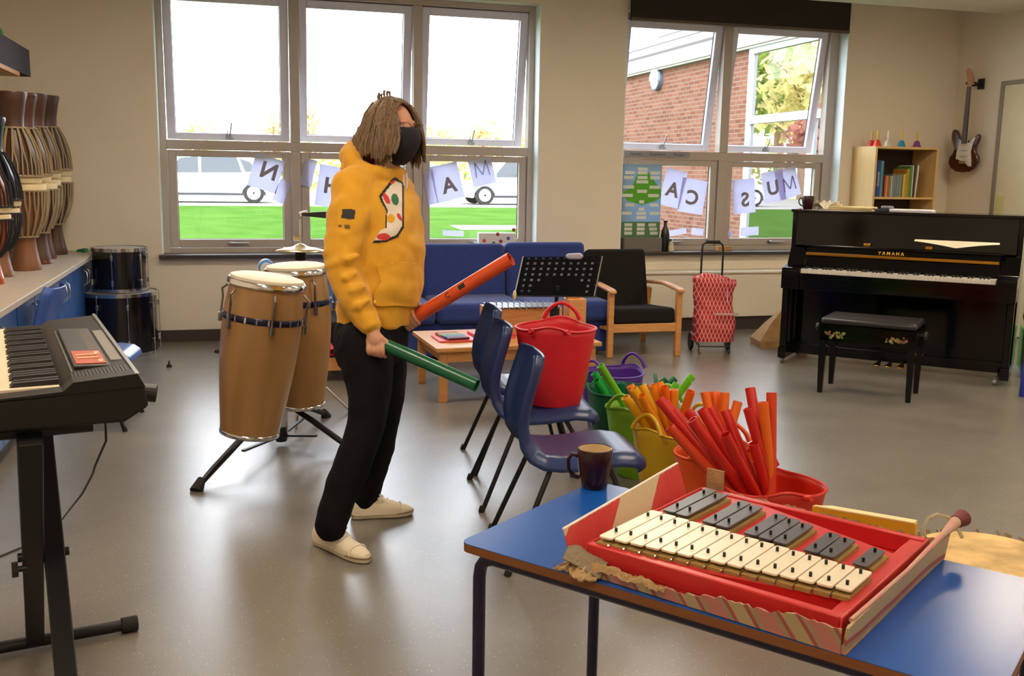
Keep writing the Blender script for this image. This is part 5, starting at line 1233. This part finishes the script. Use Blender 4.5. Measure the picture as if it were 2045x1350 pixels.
for a, b_ in ((0, 1), (3, 4), (6, 8), (10, 11), (13, 13)):
    x0, x1 = .028+.0335*(a+.5)-.016, .028+.0335*(b_+.5)+.020
    g.rings([[V((x, y, z)) for x, y in ((x0, .243), (x1, .239), (x1, .458-.0098*b_), (x0, .458-.0098*a))] for z in (CH-.006, CH+.0035)])
g.build('felt_bed', feltm, gk)
g = B()
for i in range(15): g.cyl((.028+.0335*i+.016, .013+.0048*i, CH-.001), (.028+.0335*i+.016, .009+.0048*i, CH+.004), .0016, n=5)
g.build('staples', chrome, gk)
# yellow box lid behind the glockenspiel
ya, yb = onz(1652, 1030, .70), onz(1822, 1046, .70)
yl = thing('yellow_folder', 'yellow plastic wallet standing behind the red glockenspiel case', 'folder', GO, gr)
ypl = mat('yellow_plastic_sheet', 'e2ad2c', .4, trl=.2)
B().rings([[V((x, y, z)) for x, z in ((.26, .012), (.49, .012), (.49, .068), (.26, .056))] for y in (.532, .552)]).build('wallet', ypl, yl, bev=.002)
B().rings([[V((x, y, z+e)) for x, y, z in ((.262, .531, .0565), (.488, .531, .0685), (.488, .553, .0685), (.30, .553, .0585))] for e in (0, .003)]).build('cream_cover', mat('cream_sheet', 'e6cf98', .6), yl)

# djembe at the right behind the table, with its rope loop
bd = thing('djembe', 'natural skin headed djembe at the right, just beyond the blue table', 'drum', onz(1975, 1112, .56)*1.0)
bd.location.z = 0
pr = [(.12, 0), (.118, .02), (.085, .15), (.075, .25), (.12, .36), (.165, .45), (.175, .52), (.17, .555)]
B().lathe(pr, 36).build('shell', mat('djembe_red_paint', '7a2620', .5, var=.2, vs=6), bd, smooth=True)
B().lathe([(.178, .525), (.176, .55), (.168, .562), (.001, .565)], 36).build('drum_head', mat('spotted_goat_skin', 'cba96e', .75, var=.28, vs=13, bump=.3, bs=40), bd, smooth=True)
g = B(); rj2 = random.Random(8)
for i in range(70):
    a = rj2.uniform(0, 2*PI); r_ = .178
    g.tube([(r_*math.cos(a), r_*math.sin(a), .53), ((r_+.012)*math.cos(a), (r_+.012)*math.sin(a), .55+rj2.uniform(0, .012)), ((r_+.005)*math.cos(a+.05), (r_+.005)*math.sin(a+.05), .562+rj2.uniform(0, .008))], .0025, 4)
g.tube([(.182*math.cos(2*PI*i/36), .182*math.sin(2*PI*i/36), .53+.003*math.sin(i*5)) for i in range(36)], .007, 6, loop=True)
g.build('rope_ring', rope, bd)
g = B()
for i in range(24): a = 2*PI*i/24; g.tube([(.182*math.cos(a), .182*math.sin(a), .525), (.17*math.cos(a+.1), .17*math.sin(a+.1), .45), (.09*math.cos(a+.2), .09*math.sin(a+.2), .3)], .0035, 4)
g.build('rope_lacing', rope, bd)
lp = []
dq = (V((1.55, 1.95, .5))-CAM).dot(fw)
for x, y in ((1886, 1112), (1868, 1095), (1848, 1075), (1844, 1052), (1855, 1034), (1872, 1027), (1892, 1032), (1908, 1048), (1917, 1064), (1922, 1074)):
    lp.append(at(x, y, dq)-bd.location)
B().tube(lp, .0045, 6).build('rope_loop', mat('pale_twine', 'b3a88c', .9), bd, smooth=True)

# things at the right edge of the photo
p = onz(2041, 792); tl_ = thing('blue_post', 'blue tube leg at the right edge of the photo, beside the piano', 'leg stand', p)
B().tube([(0, 0, 0), (.03, 0, .62), (.1, 0, .66), (.5, -.1, .66)], .022, 10).tube([(.5, -.1, .66), (.52, -.1, 0)], .022, 10).build('tube_frame', mat('deep_blue_enamel', '1c2a86', .35), tl_, smooth=True)
p = onz(2040, 762); gb_ = thing('green_box', 'green plastic crate behind the blue leg at the right edge', 'crate', V((p.x+.12, p.y+.1, 0)), -.6)
B().box((-.02, -.02, 0), (.4, .3, .05)).build('pale_base', mat('pale_base', 'a5b3ad', .5), gb_)
B().box((-.02, -.02, .05), (.4, .3, .36)).build('crate_body', mat('grass_green_plastic', '4f9a3c', .45), gb_, bev=.01)
g = B(); g.ell((.12, .1, .46), (.16, .13, .11), 16, 10).ell((.14, .12, .6), (.13, .12, .12), 14, 10)
o = g.build('red_cloth_bundle', mat('red_cloth', 'b5352a', .7, var=.3, vs=14, col2='d0862a')); remesh(o, .012, 2, .03, .05)
tag(o, 'red patterned cloth bundle piled on the green crate', 'cloth'); o.location = gb_.location+V((0, 0, 0)); o.rotation_euler = (0, 0, -.6)
# ------------------------------------------------------------------ the woman
from mathutils.bvhtree import BVHTree
fh = V((fw.x, fw.y, 0)).normalized(); Z_ = V((0, 0, 1)); rh = V((fh.y, -fh.x, 0))
pe = thing('person', 'person in a yellow hoodie, dark trousers, face mask and white shoes, holding two long tubes', 'person', (.53, 3.9, 0))
PO = pe.location
def pa(x, y, d): return at(x, y, d)-PO
Fd = (rh*.86-fh*.5).normalized(); Ld = Z_.cross(Fd)          # where the chest points, and her left
Fh = (rh*.78-fh*.62+Z_*.0).normalized(); Lh = Z_.cross(Fh).normalized(); Uh = Fh.cross(Lh)
def chain(g, pts, rs, n=14, sub_=4):
    """tapered limb through the points"""
    P, R_ = [], []
    for i in range(len(pts)-1):
        for k in range(sub_):
            q = k/sub_; P.append(V(pts[i]).lerp(V(pts[i+1]), q)); R_.append(rs[i]*(1-q)+rs[i+1]*q)
    P.append(V(pts[-1])); R_.append(rs[-1])
    for _ in range(2): P = [P[0]]+[(P[i-1]+P[i]*2+P[i+1])/4 for i in range(1, len(P)-1)]+[P[-1]]
    g.tube(P, R_, n); g.ell(P[0], (R_[0],)*3, 12, 8); g.ell(P[-1], (R_[-1],)*3, 12, 8)
def tors(g, rows, n=28):
    rs = []
    for c, a, b_, sq in rows:
        r = []
        for i in range(n):
            t_ = 2*PI*i/n; cc, ss = math.cos(t_), math.sin(t_)
            cc = math.copysign(abs(cc)**sq, cc); ss = math.copysign(abs(ss)**sq, ss)
            r.append(c+Fd*(a*cc)+Ld*(b_*ss))
        rs.append(r)
    g.rings(rs)
skinm = mat('skin', 'c08a70', .5, var=.05, vs=30, bump=.05, bs=300)
hc = pa(784, 263, 3.98)
def headp(az, po, e=0.):
    """point on the head; az from the face direction towards her left, po from the crown"""
    x_, y_, z_ = math.sin(po)*math.cos(az), math.sin(po)*math.sin(az), math.cos(po)
    rf, rl, rv = .097, .074, .118
    if x_ < 0: rf = .10
    jaw = 1-.28*max(0, -z_-.1)**1.2
    p = V((x_*rf, y_*rl*jaw, z_*rv)) ; 
    if z_ < -.3 and x_ < 0: p.x *= .75
    n_ = V((x_, y_, z_)).normalized()*e
    p += n_
    return hc + Fh*p.x + Lh*p.y + Uh*p.z
g = B()
NA, NP = 36, 22
g.rings([[headp(2*PI*i/NA, PI*(j+.02)/(NP+.04)) for i in range(NA)] for j in range(NP+1)])
nb = hc+Fh*.093-Uh*.0
g.tube([hc+Fh*.088+Uh*.028, hc+Fh*.105+Uh*.002, hc+Fh*.116-Uh*.020, hc+Fh*.100-Uh*.032], [.007, .011, .015, .011], 10)     # nose
g.ell(hc+Fh*.082-Uh*.088, (.022, .026, .018), 12, 8)                                         # chin
for s in (1, -1):
    g.ell(hc+Fh*.078+Lh*s*.032+Uh*.036, (.014, .018, .008), 10, 8)                             # brows
    g.ell(hc+Fh*.0+Lh*s*.075-Uh*.005, (.012, .008, .03), 10, 8)                                # ears
g.ell(hc+Fh*.088-Uh*.058, (.012, .024, .010), 10, 8)                                          # lips
chain(g, [hc-Uh*.06-Fh*.012, pa(768, 345, 4.0), pa(760, 372, 4.01)], [.052, .054, .07])
# hidden trunk and limbs, then hands with fingers
tors(g, [(pa(748, 362, 4.01), .075, .15, .9), (pa(758, 400, 4.0), .10, .165, .85), (pa(760, 500, 4.0), .105, .15, .9), (pa(756, 600, 4.0), .105, .15, .9), (pa(748, 680, 4.0), .11, .165, .9)])
nS, nE, nW = pa(704, 378, 3.86), pa(682, 530, 3.82), pa(744, 660, 3.78)
fS, fE, fW = pa(798, 385, 4.16), pa(792, 530, 4.18), pa(809, 616, 4.04)
chain(g, [nS, nE, nW], [.05, .04, .028]); chain(g, [fS, fE, fW], [.05, .04, .028])
hipN, kneeN, ankN = pa(722, 680, 3.9), pa(735, 845, 3.84), pa(659, 1062, 3.80)
hipF, kneeF, ankF = pa(762, 680, 4.06), pa(770, 825, 4.10), pa(727, 1003, 4.24)
chain(g, [hipN, kneeN, ankN], [.085, .055, .036]); chain(g, [hipF, kneeF, ankF], [.085, .055, .036])
def foot(g, heel, toe, ank):
    h, t = V(heel)-PO, V(toe)-PO; h.z = t.z = .035; h.z = t.z = .036; chain(g, [ank, h.lerp(t, .2)+V((0, 0, .018)), h.lerp(t, .72)], [.032, .026, .014])
shN = (onz(630, 1083), onz(737, 1127)); shF = (onz(700, 1036), onz(826, 1027))
foot(g, *shN, ankN); foot(g, *shF, ankF)
# right (near) hand hanging, closed on the end of the green tube
GT0, GT1 = pa(748, 679, 3.80), pa(952, 770, 3.66)
gax = (GT1-GT0).normalized()
pc = pa(749, 681, 3.775)
g.ell(pc, (.036, .018, .040), 16, 12, M((rh, fh, Z_)).transposed())
chain(g, [nW, pc], [.027, .028])
for i in range(4):
    bx_ = 736+i*9.3; ln = (5, 2, 0, -1)[i]
    chain(g, [pa(bx_, 688, 3.765), pa(bx_-1+i*.5, 700, 3.755), pa(bx_+1, 710-ln*.6, 3.765), pa(bx_+6, 712-ln, 3.79)], [.0098, .0094, .0088, .0078], 8, 3)
chain(g, [pa(757, 672, 3.775), pa(768, 679, 3.765), pa(777, 690, 3.77)], [.0115, .0105, .009], 8, 3)
# left (far) hand around the orange tube
OT0, OT1 = pa(799, 652, 4.02), pa(1020, 517, 3.84)
oax = (OT1-OT0).normalized()
onr = (Z_-oax*oax.z).normalized(); ofr = oax.cross(onr).normalized()
if ofr.dot(fh) > 0: ofr = -ofr                                                       # towards the camera
hcen = OT0+oax*.062
g.ell(hcen+onr*.028-ofr*.012, (.036, .026, .022), 14, 10, M((oax, ofr, onr)).transposed())
chain(g, [fW, hcen+onr*.022-ofr*.012], [.026, .024])
for i in range(4):
    c = hcen+oax*(.026-.0175*i); R0 = .037
    path = [c+onr*R0*math.sin(a)+ofr*R0*math.cos(a) for a in (1.9, 1.3, .7, .1, -.5, -1.05)]
    chain(g, path, [.0100, .0098, .0094, .0090, .0086, .0078], 8, 2)
chain(g, [hcen+onr*.03+oax*.02-ofr*.01, hcen+onr*.037+oax*.045+ofr*.004, hcen+onr*.034+oax*.064+ofr*.014], [.0115, .0105, .009], 8, 3)
body = g.build('body', skinm, pe, smooth=True); remesh(body, .0042, 2)

# hoodie
hoodm = mat('yellow_sweatshirt', 'd2981a', .85, var=.05, vs=14, bump=.12, bs=500, sheen=.2)
g = B()
tors(g, [(pa(746, 340, 4.02), .055, .06, 1), (pa(744, 352, 4.01), .085, .135, .9), (pa(748, 368, 4.01), .112, .178, .8), (pa(756, 400, 4.0), .132, .185, .8), (pa(764, 450, 4.0), .146, .18, .85), (pa(766, 510, 4.0), .148, .175, .85), (pa(763, 570, 4.0), .15, .172, .85), (pa(756, 612, 4.0), .146, .176, .85), (pa(753, 628, 4.0), .138, .17, .85), (pa(751, 646, 4.0), .134, .166, .85)])
chain(g, [pa(708, 376, 3.89), pa(699, 440, 3.85), pa(683, 530, 3.82), pa(706, 595, 3.80), pa(738, 648, 3.785)], [.088, .09, .074, .064, .046])
g.tube([pa(734, 640, 3.785), pa(742, 657, 3.78)], [.047, .043], 14)
chain(g, [pa(794, 386, 4.14), pa(794, 450, 4.18), pa(795, 530, 4.17), pa(801, 580, 4.10), pa(806, 606, 4.055)], [.085, .082, .07, .06, .044])
# hood bunched behind the neck and around the collar
hr = []
for i in range(22):
    a = 2*PI*i/22; c = pa(748, 345, 4.01)
    hr.append(c+Fd*(.085*math.cos(a))+Ld*(.105*math.sin(a))+Z_*(.026-.045*math.cos(a)+.012*math.cos(2*a)))
g.tube(hr, [.036+.016*max(0, -math.cos(2*PI*i/22)) for i in range(22)], 10, loop=True)
g.ell(pa(712, 338, 3.99), (.055, .09, .035), 14, 10, M((Fd, Ld, Z_)).transposed())
# creases of the sleeve and waist
cr2 = random.Random(21)
for (x, y, d, r_) in ((668, 500, 3.79, .05), (672, 525, 3.77, .055), (690, 555, 3.76, .05), (703, 580, 3.755, .045), (693, 520, 3.76, .05), (716, 610, 3.75, .04), (690, 470, 3.78, .05)):
    d -= .022; a = pa(x-22, y+9, d+.035); b_ = pa(x+26, y-11, d+.02); g.tube([a, (a+b_)/2-fh*.018, b_], [.008, .021, .008], 8)
for (x, y) in ():
    a = pa(x-30, y-6, 3.90); b_ = pa(x+32, y+8, 3.87); g.tube([a, (a+b_)/2-fh*.01, b_], [.006, .013, .006], 8)
hood = g.build('hoodie', hoodm, pe, smooth=True); remesh(hood, .0072, 4, .022, .085)
# trousers
jm = mat('black_jeans', '0c0b0f', .9, spec=.2, var=.1, vs=20, bump=.1, bs=300)
g = B()
tors(g, [(pa(748, 625, 4.0), .122, .155, .9), (pa(744, 660, 3.99), .13, .165, .9), (pa(740, 700, 3.98), .125, .17, .9), (pa(741, 730, 3.98), .095, .15, .9)])
chain(g, [pa(727, 690, 3.89), pa(737, 760, 3.86), pa(735, 840, 3.84), pa(712, 905, 3.82), pa(680, 985, 3.81), pa(660, 1050, 3.80)], [.112, .093, .073, .074, .068, .062])
chain(g, [pa(762, 690, 4.07), pa(770, 760, 4.08), pa(768, 830, 4.10), pa(754, 890, 4.14), pa(740, 950, 4.19), pa(728, 996, 4.23)], [.108, .088, .07, .07, .064, .060])
tr2 = g.build('trousers', jm, pe, smooth=True); remesh(tr2, .009, 3, .014, .09)
# shoes
canv = mat('off_white_canvas', 'ddd0b8', .8, bump=.15, bs=700); solem = mat('cream_rubber_sole', 'c2b49b', .6); lace = mat('white_lace', 'f2ece0', .8)
def shoe(heel, toe, label):
    h, t = V(heel)-PO, V(toe)-PO; h.z = t.z = 0; d = (t-h); L_ = d.length; x_ = d.normalized(); y_ = Z_.cross(x_)
    def P(a, b_, c): return h+x_*(a*L_)+y_*b_+Z_*c
    out_ = [(0, .0), (.02, .025), (.1, .034), (.3, .034), (.5, .038), (.72, .046), (.88, .038), (.97, .02), (1, 0)]
    ol = [P(a, b_, 0) for a, b_ in out_]+[P(a, -b_*.92, 0) for a, b_ in reversed(out_[1:-1])]
    up_ = .0
    B().rings([[p+Z_*.002 for p in ol], [p+Z_*.031 for p in ol]]).build('sole', solem, pe, bev=.006, smooth=True)
    rs = []
    for a, w_, hh in ((.015, .022, .075), (.08, .032, .095), (.2, .034, .10), (.33, .035, .098), (.45, .037, .092), (.58, .040, .077), (.72, .043, .062), (.86, .036, .048), (.96, .018, .036)):
        rs.append([P(a, w_*math.cos(q)*(.9 if math.sin(q) > .5 else 1), .022+(hh-.022)*max(0, math.sin(q))**.75) for q in [PI*k/12 for k in range(13)]]+[P(a, -w_, .02), P(a, w_, .02)])
    s = B().rings(rs).build('shoe_upper', canv, pe, smooth=True)
    g = B()
    for i in range(5):
        a = .34+.075*i; z = .110-.0115*i
        g.tube([P(a, .026, z-.012), P(a+.02, 0, z+.004), P(a+.01, -.026, z-.012)], .0042, 6)
    g.tube([P(.36, 0, .112), P(.40, .02, .112), P(.47, .036, .09), P(.44, .03, .07)], .0028, 6).tube([P(.36, 0, .112), P(.42, -.02, .115), P(.5, -.036, .085)], .0028, 6).tube([P(.36, 0, .112), P(.5, .015, .09), P(.58, .03, .06)], .0025, 6)
    g.build('laces', lace, s, smooth=True)
    B().rings([[p+Z_*z+(p-P(.5, 0, 0)).normalized()*.0012 for p in ol] for z in (.018, .024)], caps=False).build('sole_stripe', mat('brown_sole_stripe', '8a6a50', .6), pe)
    g = B()
    for k in range(7): a = PI*(k+.5)/7; g.tube([P(a_, (.043-.05*max(0, a_-.78))*math.cos(a), .022+(.064-.16*max(0, a_-.74)-.022)*max(0, math.sin(a))**.75+.001) for a_ in (.79, .80)], .002, 5)
    g.tube([P(.79, .0425*math.cos(PI*k/12), .024+.035*max(0, math.sin(PI*k/12))**.75) for k in range(13)], .0018, 5).build('toe_cap_seam', lace, s)
shoe(*shN, ''); shoe(*shF, '')
# mask, glasses, hair
maskm = mat('black_cloth_mask', '17151f', .85)
g = B()
def mk(u, v):
    az = (u*2-1)*T(78); po = T(84)+v*T(72); c = math.cos(az)**2
    return headp(az, po, .013+.026*c*math.sin(PI*min(1, v*.85+.15))+.014*max(0, v-.6)/.4)
g.grid(mk, 26, 18); mo = g.build('face_mask', maskm, pe, smooth=True, solid=.003)
g = B()
for s in (1, -1):
    g.tube([mk(1 if s > 0 else 0, .1), hc+Lh*s*.082+Uh*.01+Fh*.01, hc+Lh*s*.08-Uh*.03+Fh*.0, mk(1 if s > 0 else 0, .8)], .0018, 5)
g.build('ear_loops', maskm, mo)
gm = mat('thin_glasses_frame', '9a6a5c', .3, metal=.6); gl_ = None
g = B()
for s in (1, -1):
    c = hc+Fh*.112+Lh*s*.034+Uh*.012
    g.tube([c+Lh*(.027*math.cos(a))+Uh*(.021*math.sin(a))-Fh*(.012*abs(math.cos(a)+s*.0)*(1 if math.cos(a)*s > 0 else .1)) for a in [2*PI*k/20 for k in range(20)]], .0018, 6, loop=True)
    g.tube([c+Lh*s*.027-Fh*.01, hc+Lh*s*.08+Fh*.03+Uh*.018, hc+Lh*s*.08-Fh*.015+Uh*.01], .0018, 6)
g.tube([hc+Fh*.114+Lh*.008+Uh*.016, hc+Fh*.118+Uh*.02, hc+Fh*.114-Lh*.008+Uh*.016], .0018, 6).build('glasses', gm, pe, smooth=True)
for s in (1, -1):
    e = B().ell(hc+Fh*.083+Lh*s*.032+Uh*.014, (.012, .014, .009), 12, 8, M((Fh, Lh, Uh)).transposed()).build('eye', mat('eye_white', 'd9cfc9', .2), pe, smooth=True)
    B().ell(hc+Fh*.092+Lh*s*.033+Uh*.014, (.004, .006, .006), 10, 6, M((Fh, Lh, Uh)).transposed()).build('iris', mat('iris_brown', '2a1a12', .2), e, smooth=True)
hairm = mat('dark_blonde_hair', '3d2b1d', .5, var=.2, vs=60, stretch=(4.5, 4.5, .12), col2='886c4a', bump=.35, bs=60, sheen=.1)
def hairp(u, v, e=0.):
    az = T(44)+u*T(272); az += T(9)*math.sin(v*4.2-1)*(max(0, u*6-5)-max(0, 1-u*6)); k = (math.sin(az*13+math.sin(v*3)*.8)*.0028+math.sin(az*29+v*2)*.0014)*min(1, v*3)
    bk = .5-.5*math.cos(az)               # 1 at the back
    if v < .5:
        po = T(2)+(v/.5)*T(80); return headp(az, po, .017+.012*(v/.5)+k+.006*bk+e)
    q = (v-.5)/.5; base = headp(az, T(82), .029+k+.006*bk+e)
    d = V((base-hc)); d -= Uh*d.dot(Uh); d.normalize()
    ln = .118+.008*math.sin(az*9)-.006*bk
    fl = .034*math.sin(q*PI*.62)*bk+.018*q*(1-bk)-.02*max(0, q-.75)*4*bk*.5
    return base+d*fl-Uh*(ln*q)-Fh*(.02*q*bk)
g = B(); g.grid(lambda u, v: hairp(u, v), 150, 34)
# the front of the crown, down to the hairline
def fr_(u, v):
    az = -T(46)+u*T(92); lim = T(38)-T(8)*math.cos(az*1.6)+T(14)*abs(az/T(46))**2
    return headp(az, T(2)+v*lim, .016+.004*math.sin(az*40)*v+.006*v*(1-v))
g.grid(fr_, 40, 12)
# side locks framing the face and reaching the chin
for s in (1, -1):
    for i in range(9):
        az = s*T(46-i*2.4); st_ = headp(az, T(40), .02)
        mid = headp(s*T(52+i*2), T(80), .030+.003*(i % 3)); lo = headp(s*T(58+i*3), T(112), .036); end = lo-Uh*(.065+.006*((i*7) % 5))+Fh*(.012-.003*i)
        g.tube([st_, mid, lo, end], [.005, .008, .008, .0015], 6)
hs_ = random.Random(9)
for i in range(130): # strands over the surface, tapering past the ends
    u = hs_.random(); v0 = hs_.uniform(.15, .6); du = hs_.uniform(-.012, .012); v1 = hs_.uniform(.98, 1.0)
    pts = [hairp(u+du*q, v0+(v1-v0)*q, .001) for q in (0, .2, .4, .6, .8, 1)]; d = (pts[-1]-pts[-2]).normalized()
    d = (d-Z_*.6).normalized(); pts.append(pts[-1]+d*hs_.uniform(.006, .022)); w_ = hs_.uniform(.0022, .0042)
    g.tube(pts, [.0006, w_, w_, w_, w_, w_, .0005], 5)
for i in range(6): # flyaway strands on the crown
    b_ = headp(T(150+i*17), T(12+i*4), .018); g.tube([b_, b_+Uh*.02-Fh*.006, b_+Uh*(.03+.005*(i % 3))+Lh*.008*math.sin(i*3)], [.0018, .0012, .0004], 4)
g.build('hair', hairm, pe, smooth=True, solid=.008, off=-1)
# prints on the hoodie, laid onto the cloth
bpy.context.view_layer.update()
dg = bpy.context.evaluated_depsgraph_get(); he = hood.evaluated_get(dg); me_ = he.to_mesh()
bvh = BVHTree.FromPolygons([hood.matrix_world @ v.co for v in me_.vertices], [p.vertices[:] for p in me_.polygons])
def inside(p, poly):
    c = False; j = len(poly)-1
    for i in range(len(poly)):
        (xi, yi), (xj, yj) = poly[i], poly[j]
        if (yi > p[1]) != (yj > p[1]) and p[0] < (xj-xi)*(p[1]-yi)/(yj-yi)+xi: c = not c
        j = i
    return c
def cloth_print(name, poly, m_, e=.0015, st=1.6):
    xs = [p[0] for p in poly]; ys = [p[1] for p in poly]; x0, y0 = min(xs), min(ys)
    nx, ny = int((max(xs)-x0)/st)+2, int((max(ys)-y0)/st)+2; g = B(); vs = {}
    def vert(i, j):
        if (i, j) not in vs:
            r_ = ray(x0+i*st, y0+j*st); h_ = bvh.ray_cast(CAM, r_.normalized())
            vs[i, j] = None if h_[0] is None else g.bm.verts.new(h_[0]+h_[1]*e*(1 if h_[1].dot(r_) < 0 else -1)-PO)
        return vs[i, j]
    for i in range(nx):
        for j in range(ny):
            if inside((x0+(i+.5)*st, y0+(j+.5)*st), poly):
                q = [vert(i, j), vert(i+1, j), vert(i+1, j+1), vert(i, j+1)]
                if all(q): g.bm.faces.new(q)
    return g.build(name, m_, hood, smooth=True)
def disc(cx, cy, rx, ry, a=0): return [(cx+rx*math.cos(t_)*math.cos(a)-ry*math.sin(t_)*math.sin(a), cy+rx*math.cos(t_)*math.sin(a)+ry*math.sin(t_)*math.cos(a)) for t_ in [2*PI*k/16 for k in range(16)]]
prb = mat('print_black', '1c1a1a', .7)
cloth_print('print_outline', [(757, 391), (784, 356), (790, 354), (806, 366), (806, 455), (794, 474), (770, 484), (744, 485), (748, 481), (768, 470), (771, 420), (760, 402)], prb, .0012)
cloth_print('white_print_patch', [(762, 393), (788, 360), (803, 368), (802, 452), (791, 469), (768, 479), (748, 480), (760, 460), (772, 455), (773, 418), (765, 402)], mat('print_white', 'ddd0c2', .8), .0022)
cloth_print('green_spot', disc(788, 399, 7, 11.5, -.2), mat('print_green', '2c6a48', .8), .003)
cloth_print('red_spot', disc(771, 397, 5, 12, -.5), mat('print_red', 'c4382f', .8), .003)
cloth_print('yellow_spot', disc(780, 437, 8, 9), mat('print_gold', 'd9a01c', .8), .003)
cloth_print('red_spot', disc(766, 473, 13, 7), mat('print_red', 'c4382f', .8), .003)
cloth_print('red_spot', disc(797, 434, 3.5, 8, -.5), mat('print_red', 'c4382f', .8), .003)
cloth_print('red_spot', disc(783, 364, 3, 6, .6), mat('print_red', 'c4382f', .8), .003)
pk = cloth_print('pouch_pocket', [(752, 530), (790, 522), (826, 526), (829, 560), (829, 612), (745, 612), (744, 590), (760, 565)], hoodm, .004); k_ = pk.modifiers.new('solid', 'SOLIDIFY'); k_.thickness = .008; k_.offset = 1
cloth_print('sleeve_label', [(684, 418), (709, 419), (708, 437), (682, 436)], prb, .003)
cloth_print('sleeve_printing', [(676, 449), (682, 449), (682, 454), (676, 454)], mat('print_brown', '6e5420', .8), .002); cloth_print('sleeve_printing', [(688, 449), (700, 450), (700, 457), (688, 456)], mat('print_brown', '6e5420', .8), .002)
he.to_mesh_clear()
g = B().tube([pa(812, 346, 3.95), pa(814, 362, 3.91), pa(812, 378, 3.885)], .0025, 6).tube([pa(806, 350, 3.93), pa(807, 370, 3.885)], .0025, 6); g.build('drawstrings', paper, hood)

# the two tubes she holds
def held(name, label, a, b_, r, c, marks=()):
    ax = b_-a; t = thing('percussion_tube', label, 'tube', a+PO); t.rotation_euler = ax.to_track_quat('Z', 'Y').to_euler(); L_ = ax.length
    B().lathe([(r-.002, .001), (r, 0), (r, L_), (r-.002, L_), (r-.002, .001)], 32, caps=False).build('tube_wall', mat('held_'+c, c, .28, trl=.12), t, smooth=True)
    R_ = t.rotation_euler.to_matrix(); out_ = R_.transposed() @ (CAM-(a+PO+ax*.4)); out_.z = 0; out_.normalize(); an = math.atan2(out_.y, out_.x)-.35
    for z0, z1, w_ in marks:
        rs = [[V(((r+e)*math.cos(an+q*w_), (r+e)*math.sin(an+q*w_), z)) for q in (-1, -.5, 0, .5, 1)] for e in (.0006,) for z in (z0, z1)]
        B().rings(rs, close=False, caps=False).build('printed_mark', prb, t, solid=.0004)
    if marks:
        mx = frame((V(((r+.001)*math.cos(an), (r+.001)*math.sin(an), .255))), (-math.sin(an)*-1, math.cos(an)*-1, 0), (0, 0, 1), (math.cos(an), math.sin(an), 0)) 
        text('C', .03, mx @ M.Rotation(PI/2, 4, 'Z'), 'printed_note_letter', prb, t, .0006)
    return t
held('tube', 'long orange tube held out and upwards in her far hand', OT0, OT1, .0275, 'e0562a', ((.31, .34, .35),))
held('tube', 'long dark green tube held low in her near hand', GT0, GT1, .0245, '17603f')
